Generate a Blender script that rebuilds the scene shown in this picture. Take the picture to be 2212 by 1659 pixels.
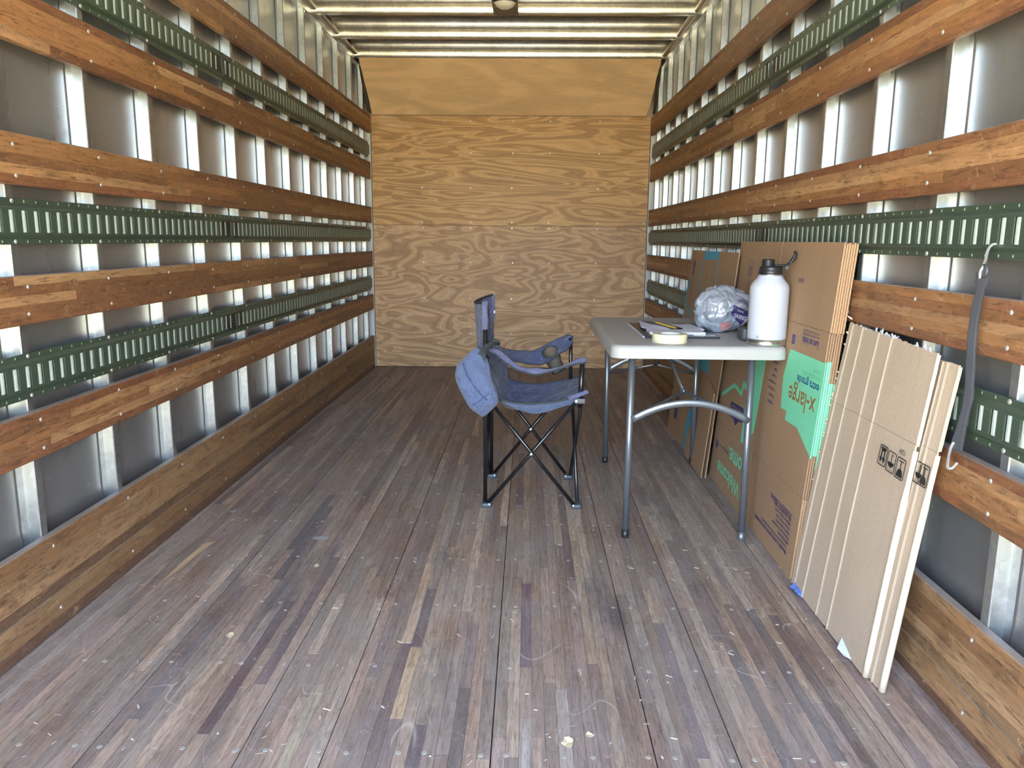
import bpy, bmesh, math, random
from mathutils import Vector, Matrix, noise
from math import sin, cos, pi

sc = bpy.context.scene
for o in list(bpy.data.objects):
    bpy.data.objects.remove(o)
COL = sc.collection
rnd = random.Random(7)

# ------------------------------------------------------------------ camera
F_PX, PITCH, YAW, ROLL, CAM_H = 1685.75, .18282, -.01889, .00852, 1.08608
fwd = Vector((sin(YAW)*cos(PITCH), cos(YAW)*cos(PITCH), -sin(PITCH)))
r0 = Vector((cos(YAW), -sin(YAW), 0)); u0 = r0.cross(fwd)
rt = r0*cos(ROLL)+u0*sin(ROLL); up = -r0*sin(ROLL)+u0*cos(ROLL)
cd = bpy.data.cameras.new('camera'); cam = bpy.data.objects.new('camera', cd); COL.objects.link(cam)
M = Matrix((rt, up, -fwd)).transposed().to_4x4(); M.translation = Vector((0, 0, CAM_H))
cam.matrix_world = M
cd.sensor_fit = 'HORIZONTAL'; cd.sensor_width = 36; cd.lens = F_PX/2212*36
cd.clip_start = .05; cd.clip_end = 300
sc.camera = cam

# ------------------------------------------------------------------ sky, sun, exposure
w = bpy.data.worlds.new('world'); sc.world = w; w.use_nodes = True
nt = w.node_tree; nt.nodes.clear()
sky = nt.nodes.new('ShaderNodeTexSky'); sky.sky_type = 'NISHITA'; sky.sun_disc = False
sky.sun_elevation = math.radians(52); sky.sun_rotation = math.radians(25)
sky.dust_density = 3.0; sky.air_density = 1.0; sky.ozone_density = 1.0
bg = nt.nodes.new('ShaderNodeBackground'); bg.inputs['Strength'].default_value = .42
hsv = nt.nodes.new('ShaderNodeHueSaturation'); hsv.inputs['Saturation'].default_value = .8
wo = nt.nodes.new('ShaderNodeOutputWorld')
nt.links.new(sky.outputs[0], hsv.inputs['Color']); nt.links.new(hsv.outputs[0], bg.inputs['Color']); nt.links.new(bg.outputs[0], wo.inputs['Surface'])
sd = bpy.data.lights.new('sun', 'SUN'); sd.energy = 8.0; sd.angle = math.radians(.6); sd.color = (1, .93, .82)
so = bpy.data.objects.new('sun', sd); COL.objects.link(so)
so.rotation_euler = Vector((.32, .53, .95)).to_track_quat('Z', 'Y').to_euler()
so.location = (3, 6, 8)
sc.view_settings.view_transform = 'Standard'; sc.view_settings.look = 'None'
sc.view_settings.gamma = 1; sc.view_settings.use_curve_mapping = False
sc.view_settings.exposure = 3.48
sc.cycles.max_bounces = 10; sc.cycles.diffuse_bounces = 6; sc.cycles.glossy_bounces = 5
sc.cycles.sample_clamp_indirect = 8

# ------------------------------------------------------------------ material helpers
class NT:
    def __init__(s, name):
        s.m = bpy.data.materials.new(name); s.m.use_nodes = True
        s.t = s.m.node_tree; s.t.nodes.clear()
        s.out = s.t.nodes.new('ShaderNodeOutputMaterial'); s.p = s.t.nodes.new('ShaderNodeBsdfPrincipled')
        s.t.links.new(s.p.outputs[0], s.out.inputs[0])
        s.tc = s.t.nodes.new('ShaderNodeTexCoord')
    def n(s, typ, **kw):
        x = s.t.nodes.new('ShaderNode'+typ)
        for k, v in kw.items():
            if k.startswith('i_'):
                x.inputs[k[2:].replace('_', ' ')].default_value = v
            else: setattr(x, k, v)
        return x
    def l(s, a, b): s.t.links.new(a, b)
    def coord(s, scale=(1, 1, 1), kind='Object'):
        if kind == 'World':
            g = s.n('NewGeometry'); src = g.outputs['Position']
        else: src = s.tc.outputs[kind]
        mp = s.n('Mapping'); mp.inputs['Scale'].default_value = scale
        s.l(src, mp.inputs['Vector']); return mp.outputs[0]
    def noise(s, vec, scale, detail=3, rough=.5, dist=0):
        x = s.n('TexNoise'); x.inputs['Scale'].default_value = scale; x.inputs['Detail'].default_value = detail
        x.inputs['Roughness'].default_value = rough; x.inputs['Distortion'].default_value = dist
        s.l(vec, x.inputs['Vector']); return x.outputs['Fac']
    def ramp(s, fac, stops):
        x = s.n('ValToRGB'); e = x.color_ramp.elements
        while len(e) < len(stops): e.new(.5)
        for i, (p, c) in enumerate(stops):
            e[i].position = p; e[i].color = (c[0], c[1], c[2], 1) if not isinstance(c, (int, float)) else (c, c, c, 1)
        s.l(fac, x.inputs[0]); return x.outputs[0]
    def mix(s, fac, a, b, mode='MIX'):
        x = s.n('Mix', data_type='RGBA', blend_type=mode)
        for sock, v in ((x.inputs[0], fac), (x.inputs[6], a), (x.inputs[7], b)):
            if hasattr(v, 'links'): s.l(v, sock)
            elif isinstance(v, (int, float)): sock.default_value = v if sock == x.inputs[0] else (v, v, v, 1)
            else: sock.default_value = (*v, 1)
        return x.outputs[2]
    def math(s, op, a, b=0):
        x = s.n('Math', operation=op)
        for i, v in enumerate((a, b)):
            if hasattr(v, 'links'): s.l(v, x.inputs[i])
            else: x.inputs[i].default_value = v
        return x.outputs[0]
    def bump(s, h, strength=.3, dist=.002):
        b = s.n('Bump'); b.inputs['Strength'].default_value = strength; b.inputs['Distance'].default_value = dist
        s.l(h, b.inputs['Height']); s.l(b.outputs[0], s.p.inputs['Normal'])
    def hair(s, vec, scale, mult, width, mask_lo, mask_hi, amt, dist=1.0, detail=2):
        f = s.noise(vec, scale, detail, .5, dist)
        fr = s.math('ABSOLUTE', s.math('SUBTRACT', s.math('FRACT', s.math('MULTIPLY', f, mult)), .5))
        mk = s.noise(vec, scale*1.7, 3, .6)
        return s.mix(1, s.ramp(fr, [(0, 1), (width, 0)]), s.ramp(mk, [(mask_lo, 0), (mask_hi, amt)]), 'MULTIPLY')
    def set(s, col=None, rough=None, metal=None, spec=None):
        for k, v in (('Base Color', col), ('Roughness', rough), ('Metallic', metal), ('Specular IOR Level', spec)):
            if v is None: continue
            if hasattr(v, 'links'): s.l(v, s.p.inputs[k])
            elif isinstance(v, (int, float)): s.p.inputs[k].default_value = v
            else: s.p.inputs[k].default_value = (*v, 1)
        return s.m

def plain(name, col, rough=.5, metal=0, spec=.5, nz=0, nscale=40):
    m = NT(name)
    c = col
    if nz:
        f = m.noise(m.coord(), nscale, 4, .6)
        c = m.mix(f, tuple(max(0, x*(1-nz)) for x in col), tuple(min(1, x*(1+nz)) for x in col))
    return m.set(c, rough, metal, spec)

def tint_node(m):
    a = m.n('Attribute'); a.attribute_name = 'tint'; return a.outputs['Color']

def mat_rail_wood(name, scr=.5):
    m = NT(name); t = tint_node(m)
    v = m.coord((26, 2.6, 26), 'World')
    g = m.noise(v, 3.0, 8, .72, .15)
    c = m.mix(1, t, m.ramp(g, [(.25, .64), (.5, 1.02), (.75, 1.36)]), 'MULTIPLY')
    # pores, dark flecks along the board
    fl = m.noise(m.coord((70, 8, 70), 'World'), 2.0, 4, .65)
    c = m.mix(m.ramp(fl, [(.54, 0), (.66, .65)]), c, (.045, .02, .010))
    # scratches, worn pale marks
    v2 = m.coord((14, 6, 14), 'World')
    s1 = m.noise(v2, 3, 6, .7, .35)
    c = m.mix(m.ramp(s1, [(.60, 0), (.66, scr*.6)]), c, (.40, .24, .12))
    s2 = m.noise(m.coord((1, 1, 1), 'World'), 2.3, 4, .6)
    c = m.mix(m.ramp(s2, [(.4, 0), (.75, .35)]), c, (.15, .085, .045))
    for vec, sc_, mu, wd, lo, hi, am in (((1, 1, 1), 9.0, 9, .05, .50, .62, .8), ((1, .5, 1.3), 22.0, 7, .08, .52, .62, .7)):
        c = m.mix(m.hair(m.coord(vec, 'World'), sc_, mu, wd, lo, hi, am*(.6+scr*.5)), c, (.50, .32, .17))
    bl = m.noise(m.coord((4, 2.4, 9), 'World'), 3.0, 5, .65, .5)
    c = m.mix(m.ramp(bl, [(.55, 0), (.68, .6)]), c, (.10, .052, .026))
    # dust lying on upward faces
    ge = m.n('NewGeometry'); sx = m.n('SeparateXYZ'); m.l(ge.outputs['Normal'], sx.inputs[0])
    c = m.mix(m.ramp(sx.outputs['Z'], [(.6, 0), (.9, .85)]), c, (.26, .24, .22))
    m.bump(m.mix(.5, g, s1), .35, .0015)
    return m.set(c, m.ramp(g, [(.3, .38), (.8, .62)]), 0, .45)

def mat_floor():
    m = NT('worn_floor_wood'); t = tint_node(m)
    g = m.noise(m.coord((28, 1.8, 1), 'World'), 3.0, 8, .72, .7)
    c = m.mix(1, t, m.ramp(g, [(.28, .45), (.5, 1.0), (.72, 1.6)]), 'MULTIPLY')
    g2 = m.noise(m.coord((90, 12, 1), 'World'), 2.0, 4, .6)
    c = m.mix(m.ramp(g2, [(.52, 0), (.68, .6)]), c, (.05, .035, .03))
    # old stains, then grey dust in broad patches
    sn = m.noise(m.coord((3.2, .75, 1), 'World'), 1.9, 5, .6, .3)
    c = m.mix(m.ramp(sn, [(.56, 0), (.68, .7)]), c, (.075, .068, .080))
    br = m.noise(m.coord((2.0, .9, 1), 'World'), 3.1, 4, .6)
    c = m.mix(m.ramp(br, [(.5, 0), (.7, .35)]), c, (.22, .12, .07))
    d = m.noise(m.coord((1.5, .8, 1), 'World'), 2.2, 6, .65, .4)
    c = m.mix(m.ramp(d, [(.40, .02), (.68, .42)]), c, (.33, .31, .305))
    # scratches: hair-thin contour lines of smooth fields, broken up by a mask
    for vec, sc_, mu, wd, lo, hi, am in (((1, .35, 1), 6.0, 14, .035, .50, .62, .55), ((.6, 1.1, 1), 11.0, 10, .045, .50, .60, .5), ((1.2, 1.0, 1), 26.0, 8, .07, .48, .60, .45), ((2.2, .5, 1), 14.0, 12, .05, .46, .6, .4)):
        c = m.mix(m.hair(m.coord(vec, 'World'), sc_, mu, wd, lo, hi, am), c, (.46, .42, .38))
    fld = m.noise(m.coord((1.0, .45, 1), 'World'), 1.9, 2, .5, .8)
    fr = m.math('ABSOLUTE', m.math('SUBTRACT', m.math('FRACT', m.math('MULTIPLY', fld, 9)), .5))
    brk = m.noise(m.coord((1, 1, 1), 'World'), 5, 3)
    ln = m.mix(1, m.ramp(fr, [(0, 1), (.010, 0)]), m.ramp(brk, [(.46, 0), (.58, .7)]), 'MULTIPLY')
    c = m.mix(ln, c, (.50, .45, .40))
    m.bump(m.mix(.4, g, g2), .5, .0012)
    return m.set(c, m.ramp(d, [(.3, .42), (.8, .62)]), 0, .4)

def mat_ply(name, light, dark, sx, sz, bands, seed, soft=False):
    m = NT(name)
    mp = m.n('Mapping'); mp.inputs['Scale'].default_value = (sx, 1, sz); mp.inputs['Location'].default_value = (seed, seed*.7, seed*1.3)
    g = m.n('NewGeometry'); m.l(g.outputs['Position'], mp.inputs['Vector'])
    f = m.noise(mp.outputs[0], 1.0, 2.6, .46, .55)
    b = m.math('SINE', m.math('MULTIPLY', f, bands))
    b = m.math('ADD', m.math('MULTIPLY', b, .5), .5)
    c = m.ramp(b, [(.05, tuple(x*.9 for x in dark)), (.35, dark), (.62, light), (.85, light), (1, tuple(x*1.06 for x in light))] if not soft else [(0, tuple(l*.93 for l in light)), (1, light)])
    b2 = m.math('ADD', m.math('MULTIPLY', m.math('SINE', m.math('MULTIPLY', f, bands*3.3)), .5), .5)
    c = m.mix(1, c, m.ramp(b2, [(.1, .90), (.9, 1.06)]), 'MULTIPLY')
    fine = m.noise(m.coord((5, 5, 160), 'World'), 2.0, 5, .6)
    c = m.mix(1, c, m.ramp(fine, [(.3, .86), (.7, 1.12)]), 'MULTIPLY')
    st = m.noise(m.coord((1, 1, 1.6), 'World'), 1.7, 5, .6, .6)
    c = m.mix(m.ramp(st, [(.48, 0), (.78, .20)]), c, (.24, .17, .12))
    st2 = m.noise(m.coord((2.2, 1, 5), 'World'), 1.3, 3, .6, 1)
    c = m.mix(m.ramp(st2, [(.6, 0), (.72, .35)]), c, (.62, .45, .28))
    m.bump(b, .15, .001)
    return m.set(c, .5, 0, .35)

def mat_galv(name, col=(.80, .82, .82), rough=.3, wav=.25, metal=.9):
    m = NT(name)
    vo = m.n('TexVoronoi'); vo.inputs['Scale'].default_value = 55; m.l(m.coord((1, 1, 1), 'World'), vo.inputs['Vector'])
    bw = m.n('RGBToBW'); m.l(vo.outputs['Color'], bw.inputs[0])
    n1 = m.noise(m.coord((3, 3, 1.2), 'World'), 3, 4, .6)
    c = m.mix(1, col, m.ramp(bw.outputs[0], [(.2, .90), (.8, 1.06)]), 'MULTIPLY')
    c = m.mix(1, c, m.ramp(n1, [(.3, .82), (.7, 1.05)]), 'MULTIPLY')
    m.bump(m.noise(m.coord((.6, 1, 1), 'World'), 11, 3, .5), wav, .004)
    return m.set(c, m.ramp(n1, [(.3, rough*.92), (.7, rough*1.12)]), metal, .5)

def mat_skin():
    m = NT('aluminium_wall_skin')
    n1 = m.noise(m.coord((2.5, 2.5, 1.3), 'World'), 2.4, 5, .65, .4)
    n2 = m.noise(m.coord((1, 30, 1.2), 'World'), 1.5, 3, .6)
    ge = m.n('NewGeometry'); sx = m.n('SeparateXYZ'); m.l(ge.outputs['Position'], sx.inputs[0])
    c = m.mix(n1, (.36, .375, .39), (.52, .535, .55))
    c = m.mix(m.ramp(n1, [(.62, 0), (.74, .6)]), c, (.16, .17, .19))
    scr = m.noise(m.coord((1, 6, 22), 'World'), 2.0, 5, .7, 3)
    c = m.mix(m.ramp(scr, [(.66, 0), (.70, .7)]), c, (.8, .82, .84))
    m.bump(m.noise(m.coord((1, 2, 1.0), 'World'), 4.5, 2, .5), .12, .003)
    return m.set(c, m.ramp(n2, [(.3, .27), (.8, .38)]), .80, .5)

def mat_track():
    m = NT('green_track_paint'); t = tint_node(m)
    n1 = m.noise(m.coord((1, 1, 1), 'World'), 9, 5, .65)
    c = m.mix(n1, (.042, .068, .046), (.074, .108, .078))
    sc_ = m.noise(m.coord((4, 22, 60), 'World'), 2, 5, .7, 1.5)
    c = m.mix(m.ramp(sc_, [(.66, 0), (.72, .7)]), c, (.30, .34, .30))
    c = m.mix(1, c, t, 'MULTIPLY')
    return m.set(c, .38, .25, .5)

def mat_kraft(name, a, b, flute=True):
    m = NT(name)
    n1 = m.noise(m.coord((1, 1, 1), 'World'), 3.0, 5, .6)
    n2 = m.noise(m.coord((1, 1, 1), 'World'), 130, 3, .7)
    c = m.mix(n1, a, b)
    c = m.mix(1, c, m.ramp(n2, [(.3, .90), (.7, 1.08)]), 'MULTIPLY')
    if flute:
        v = m.noise(m.coord((1, 90, .6), 'World'), 1.5, 2)
        c = m.mix(1, c, m.ramp(v, [(.3, .96), (.7, 1.03)]), 'MULTIPLY')
    m.bump(m.noise(m.coord((1, 1, 1), 'World'), 9, 3), .12, .003)
    return m.set(c, .75, 0, .25)

def mat_fabric(name, a, b):
    m = NT(name)
    n1 = m.noise(m.coord((1, 1, 1), 'World'), 14, 5, .6, .4)
    c = m.mix(n1, a, b)
    w1 = m.math('ABSOLUTE', m.math('SUBTRACT', m.noise(m.coord((1, 1, 1), 'World'), 13, 3, .55, 1.8), .5))
    w2 = m.math('ABSOLUTE', m.math('SUBTRACT', m.noise(m.coord((1, 1, 1), 'World'), 30, 3, .5, 1.2), .5))
    h = m.math('ADD', m.math('MULTIPLY', w1, 2.2), m.math('ADD', m.math('MULTIPLY', w2, .8), m.math('MULTIPLY', m.noise(m.coord((1, 1, 1), 'World'), 500, 2), .05)))
    m.bump(h, .85, .016)
    m.p.inputs['Sheen Weight'].default_value = .25
    return m.set(c, .62, 0, .35)

MT = {}
MT['rail'] = mat_rail_wood('rail_wood')
MT['scuff'] = mat_rail_wood('scuff_wood', .8)
MT['floor'] = mat_floor()
MT['ply_low'] = mat_ply('plywood_lower', (.58, .355, .185), (.465, .265, .130), 1.5, 5.0, 66, 3.1)
MT['ply_up'] = mat_ply('plywood_upper', (.58, .345, .150), (.455, .255, .102), .70, 5.6, 84, 8.4)
MT['ply_head'] = mat_ply('plywood_header', (.84, .58, .33), (.60, .38, .18), .8, 3.0, 10, 5.0, True)
MT['stud'] = mat_galv('galvanised_steel', (.50, .53, .55), rough=.32, wav=.03)
MT['bow'] = mat_galv('galvanised_roof_bow', (.66, .64, .58), .30, .10)
MT['skin'] = mat_skin()
MT['roofskin'] = plain('roof_sheet', (.34, .29, .23), .35, .7, .5, .15, 3)
MT['cove'] = plain('cove_rail', (.38, .32, .22), .4, .5, .5, .2, 6)
MT['track'] = mat_track()
MT['tab'] = plain('slot_lip', (.46, .54, .49), .5, .1, .5, .12, 30)
MT['white'] = plain('white_corner_panel', (.62, .64, .65), .4)
MT['rivet'] = plain('rivet_zinc', (.62, .62, .58), .35, .7)
MT['subfloor'] = plain('floor_joint_dirt', (.02, .017, .015), .9)
MT['screw'] = plain('worn_screw', (.52, .52, .50), .4, .5, .5, .2, 200)
MT['ext'] = plain('truck_exterior_white', (.8, .8, .8), .4)
MT['ground'] = plain('dry_grass_ground', (.42, .37, .22), .9, 0, .2, .25, .6)
MT['lampplate'] = plain('lamp_plate_paint', (.16, .145, .115), .5, .1)
MT['glass'] = plain('lamp_lens', (.7, .66, .58), .15, 0, .8)
MT['cable'] = plain('cable_sheath', (.06, .05, .045), .5)
MT['kraft'] = mat_kraft('kraft_board', (.31, .19, .11), (.40, .26, .155))
MT['kraft_edge'] = mat_kraft('kraft_edge', (.40, .24, .13), (.56, .37, .22))
MT['lightboard'] = mat_kraft('pale_board', (.45, .355, .26), (.54, .437, .33))
MT['crease'] = mat_kraft('pale_board_crease', (.58, .475, .35), (.65, .545, .41))
MT['torn'] = plain('torn_white_liner', (.62, .66, .74), .7, 0, .3, .2, 80)
MT['green'] = plain('green_print', (.20, .66, .40), .6, 0, .3, .06, 30)
MT['blue'] = plain('blue_print', (.06, .33, .48), .6, 0, .3, .06, 30)
MT['navy'] = plain('navy_print', (.045, .035, .15), .6)
MT['navytext'] = plain('navy_text', (.07, .05, .17), .6)
MT['bluetext'] = plain('deep_blue_text', (.01, .09, .24), .6)
MT['browntext'] = plain('brown_text', (.30, .16, .05), .6)
MT['greentext'] = plain('dark_green_text', (.08, .38, .20), .6)
MT['black'] = plain('black_ink', (.015, .014, .014), .6)
MT['tabletop'] = plain('blow_moulded_plastic', (.38, .38, .37), .45, 0, .4, .05, 220)
MT['legsteel'] = plain('hammered_grey_steel', (.20, .22, .25), .3, .65, .5, .2, 300)
MT['cap'] = plain('black_plastic', (.018, .018, .02), .35)
MT['chairpole'] = plain('black_powder_steel', (.012, .012, .014), .22, .1, .7)
MT['joint'] = plain('grey_plastic_joint', (.06, .07, .085), .4)
MT['fabric'] = mat_fabric('faded_blue_canvas', (.026, .037, .105), (.058, .074, .165))
MT['fabric_out'] = mat_fabric('pale_blue_canvas', (.062, .090, .180), (.110, .148, .262))
MT['fabric_lav'] = mat_fabric('lavender_canvas', (.075, .080, .175), (.140, .145, .265))
MT['trim'] = plain('charcoal_webbing', (.035, .04, .045), .7, 0, .3, .2, 60)
MT['bottle'] = plain('white_powder_coat', (.44, .47, .54), .4, 0, .45, .02, 300)
MT['steel'] = plain('brushed_steel', (.62, .62, .60), .25, .95)
MT['tape'] = plain('masking_tape', (.62, .59, .41), .6, 0, .3, .05, 60)
MT['paper'] = plain('white_paper', (.60, .61, .70), .7, 0, .3, .03, 30)
MT['folder'] = plain('black_cover', (.02, .02, .024), .3)
MT['pencil'] = plain('yellow_pencil', (.72, .48, .07), .45)
MT['greycase'] = plain('grey_case', (.07, .08, .09), .45)
MT['rubber'] = plain('black_rubber', (.045, .048, .055), .38, 0, .5, .2, 20)
MT['zinc'] = plain('zinc_hook', (.75, .77, .80), .25, .8)
MT['leaf'] = plain('dry_leaf_pale', (.62, .56, .38), .8)
MT['chip'] = plain('wood_splinter', (.45, .33, .20), .8)
MT['grime'] = plain('grey_scrap', (.34, .34, .35), .7)
MT['fleck'] = plain('pale_fleck', (.6, .53, .44), .8)

def mat_bag():
    m = NT('grey_carrier_film')
    n1 = m.noise(m.coord((1, 1, 1)), 7, 3, .5, 1)
    c = m.mix(n1, (.22, .25, .30), (.33, .37, .44))
    m.bump(m.noise(m.coord((1.6, 1.6, .5)), 9, 3, .5, 1.6), .35, .008)
    return m.set(c, .24, .1, .7)
MT['bag'] = mat_bag()
def mat_net():
    m = NT('black_net'); m.set((.03, .03, .03), .6)
    tr = m.n('BsdfTransparent'); mx = m.n('MixShader'); mx.inputs[0].default_value = .68
    m.l(tr.outputs[0], mx.inputs[1]); m.l(m.p.outputs[0], mx.inputs[2]); m.l(mx.outputs[0], m.out.inputs[0])
    return m.m
MT['net'] = mat_net()

# ------------------------------------------------------------------ mesh helpers
class MB:
    def __init__(s): s.v = []; s.f = []; s.t = []; s.cur = (1, 1, 1)
    def add(s, vs, fs):
        b = len(s.v); s.v += [tuple(v) for v in vs]; s.f += [tuple(b+i for i in f) for f in fs]; s.t += [s.cur]*len(fs); return b
    def box(s, x0, x1, y0, y1, z0, z1):
        if x0 > x1: x0, x1 = x1, x0
        s.add([(x0, y0, z0), (x1, y0, z0), (x1, y1, z0), (x0, y1, z0), (x0, y0, z1), (x1, y0, z1), (x1, y1, z1), (x0, y1, z1)],
              [(0, 3, 2, 1), (4, 5, 6, 7), (0, 1, 5, 4), (1, 2, 6, 5), (2, 3, 7, 6), (3, 0, 4, 7)])
    def prism(s, poly, axis_map, a, b):
        # poly: 2d points; axis_map(p, t) -> 3d ; extruded from a to b
        n = len(poly)
        vs = [axis_map(p, a) for p in poly]+[axis_map(p, b) for p in poly]
        s.add(vs, [tuple(range(n))[::-1], tuple(range(n, 2*n))]+[(i, (i+1) % n, n+(i+1) % n, n+i) for i in range(n)])
    def tube(s, pts, r, seg=10, closed=False, caps=True, flat=None):
        pts = [Vector(p) for p in pts]; n = len(pts); rings = []
        rr = r if isinstance(r, (list, tuple)) else [r]*n
        prev = None
        for i, p in enumerate(pts):
            if closed: t = pts[(i+1) % n]-pts[i-1]
            else: t = (pts[min(i+1, n-1)]-pts[max(i-1, 0)])
            t.normalize()
            if prev is None:
                a = Vector((0, 0, 1)) if abs(t.z) < .9 else Vector((1, 0, 0))
                nrm = (a-t*a.dot(t)).normalized()
            else: nrm = (prev-t*prev.dot(t)).normalized()
            prev = nrm; bn = t.cross(nrm)
            fl = flat or (1, 1)
            rings.append([p+(nrm*cos(2*pi*k/seg)*fl[0]+bn*sin(2*pi*k/seg)*fl[1])*rr[i] for k in range(seg)])
        vs = [v for rg in rings for v in rg]; fs = []
        m = n if closed else n-1
        for i in range(m):
            j = (i+1) % n
            for k in range(seg):
                fs.append((i*seg+k, i*seg+(k+1) % seg, j*seg+(k+1) % seg, j*seg+k))
        if caps and not closed:
            fs.append(tuple(range(seg))[::-1]); fs.append(tuple((n-1)*seg+k for k in range(seg)))
        s.add(vs, fs)
    def lathe(s, prof, c=(0, 0, 0), seg=40):
        vs = []; fs = []
        for r, z in prof:
            for k in range(seg): a = 2*pi*k/seg; vs.append((c[0]+r*cos(a), c[1]+r*sin(a), c[2]+z))
        for i in range(len(prof)-1):
            for k in range(seg): fs.append((i*seg+k, i*seg+(k+1) % seg, (i+1)*seg+(k+1) % seg, (i+1)*seg+k))
        fs.append(tuple(range(seg))[::-1]); fs.append(tuple((len(prof)-1)*seg+k for k in range(seg)))
        s.add(vs, fs)
    def grid(s, P, nu, nv):
        vs = [P(i/(nu-1), j/(nv-1)) for j in range(nv) for i in range(nu)]
        s.add(vs, [(j*nu+i, j*nu+i+1, (j+1)*nu+i+1, (j+1)*nu+i) for j in range(nv-1) for i in range(nu-1)])
    def build(s, name, mat, parent=None, smooth=False, tint=False, recalc=True, mods=()):
        me = bpy.data.meshes.new(name); me.from_pydata(s.v, [], s.f); me.update()
        if tint:
            at = me.color_attributes.new('tint', 'FLOAT_COLOR', 'CORNER')
            k = 0; buf = []
            for p, t in zip(me.polygons, s.t): buf += [*t, 1.0]*p.loop_total
            at.data.foreach_set('color', buf)
        if recalc and len(s.f) < 60000:
            bm = bmesh.new(); bm.from_mesh(me); bmesh.ops.recalc_face_normals(bm, faces=bm.faces); bm.to_mesh(me); bm.free()
        if smooth:
            me.polygons.foreach_set('use_smooth', [True]*len(me.polygons))
        mats = mat if isinstance(mat, (list, tuple)) else [mat]
        for q in mats: me.materials.append(MT[q] if isinstance(q, str) else q)
        o = bpy.data.objects.new(name, me); COL.objects.link(o)
        if parent: o.parent = parent
        for md in mods:
            x = o.modifiers.new(md[0].lower(), md[0])
            for k, v in md[1].items(): setattr(x, k, v)
        return o

def smooth_by_angle(o, ang=35):
    me = o.data
    me.polygons.foreach_set('use_smooth', [True]*len(me.polygons))
    bm = bmesh.new(); bm.from_mesh(me)
    for e in bm.edges:
        if len(e.link_faces) == 2 and e.calc_face_angle(0) > math.radians(ang): e.smooth = False
    bm.to_mesh(me); bm.free()

def empty(name, loc, label=None, cat=None, group=None, kind=None):
    o = bpy.data.objects.new(name, None); COL.objects.link(o); o.empty_display_size = .05
    o['_loc'] = 0; del o['_loc']
    if label: o['label'] = label
    if cat: o['category'] = cat
    if group: o['group'] = group
    if kind: o['kind'] = kind
    EMPT.append((o, Vector(loc))); return o
EMPT = []
def tag(o, label, cat, group=None, kind=None):
    o['label'] = label; o['category'] = cat
    if group: o['group'] = group
    if kind: o['kind'] = kind
    return o

# ------------------------------------------------------------------ shell measures
XL, XR = -1.3024, .9879
Y0, Y1, S = -.35, 6.62, .4064
YST = 2.018
DZR = -.0096
def wx(side, d): return XL-d if side < 0 else XR+d
def dz(side): return 0 if side < 0 else DZR
TH, DSK = .022, .057
RAILS = dict(A=(1.934, 2.0755), B=(1.568, 1.702), C=(1.2136, 1.3424), D=(.857, .9835), F=(.4985, .6256), S=(.004, .2745))
TRACKS = dict(E1=(1.742, 1.864), E2=(1.063, 1.181), E3=(.660, .780))
ks = [k for k in range(-12, 12) if YST+k*S > Y0+.05]

# ground outside
g = MB(); g.box(-60, 60, -60, 60, -1.35, -1.15)
go = g.build('ground', 'ground'); go['kind'] = 'structure'

# ------------------------------------------------------------------ floor
fl = empty('floor', (0, 3, 0), kind='structure')
m = MB(); m.box(XL-.07, XR+.07, Y0-.02, 6.78, -.05, -.021); m.build('floor_bed', 'subfloor', fl)
joints = [-1.135, -.935, -.605, -.425, -.067, .285, .462, .808]
FPAL = [(.28, .205, .16), (.24, .175, .14), (.20, .15, .13), (.33, .25, .19), (.27, .225, .195), (.215, .165, .15), (.17, .125, .115), (.29, .23, .185), (.25, .195, .165), (.24, .175, .14), (.26, .185, .145)]
blocks = []
edges = [XL-.02]+joints+[XR+.02]
for a, b in zip(edges[:-1], edges[1:]):
    n = max(1, round((b-a)/.0292)); wd = (b-a-.0022)/n
    for i in range(n):
        x0 = a+.0011+i*wd; x1 = x0+wd
        y = Y0-rnd.random()*.8
        while y < 6.66:
            ln = rnd.uniform(.35, 1.5)
            y0, y1 = max(y, Y0), min(y+ln, 6.66)
            if y1-y0 > .03:
                c = rnd.choice(FPAL); q = rnd.uniform(.78, 1.36)
                blocks.append([x0, x1, y0, y1, tuple(ch*q for ch in c), rnd.uniform(-.0004, .0001)])
            y += ln
# the pale and the dark purple-brown boards that stand out
def recolour(xc, yc, col):
    for b in blocks:
        if b[0] <= xc < b[1] and b[2] <= yc < b[3]: b[4] = col
def force(xc, y0, y1, col):
    for b in list(blocks):
        if b[0] <= xc < b[1] and b[3] > y0 and b[2] < y1:
            blocks.remove(b)
            if b[2] < y0-.03: blocks.append([b[0], b[1], b[2], y0, b[4], b[5]])
            if b[3] > y1+.03: blocks.append([b[0], b[1], y1, b[3], b[4], b[5]])
            x0, x1 = b[0], b[1]
    blocks.append([x0, x1, y0, y1, col, .0001])
PALE = (.47, .35, .24); PURP = (.125, .085, .09)
force(-.312, 1.964, 2.493, PALE); force(-.28, 1.620, 1.941, (.44, .32, .19))
force(-.28, 1.945, 2.30, PURP); force(-.312, 1.42, 1.96, (.14, .095, .09)); force(-.341, 1.10, 1.42, PURP)
force(-.70, 1.55, 2.20, PURP); force(-.66, 1.75, 2.45, (.14, .10, .105)); force(-.225, 1.40, 1.60, (.12, .09, .10))
force(0, 1.85, 2.35, (.15, .105, .125)); force(-.02, 3.1, 3.9, (.15, .11, .11)); force(.02, 1.2, 1.63, (.34, .30, .27))
force(-.13, 1.45, 1.75, (.12, .10, .09)); force(.08, 1.3, 1.75, (.33, .28, .25)); force(-.79, 2.35, 3.05, (.10, .09, .10)); force(-.83, 2.6, 3.2, (.11, .10, .11))
force(.38, 1.5, 2.1, (.15, .11, .115)); force(.55, 1.4, 1.95, (.14, .12, .12)); force(-.50, 1.3, 1.75, (.33, .28, .20))
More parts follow.
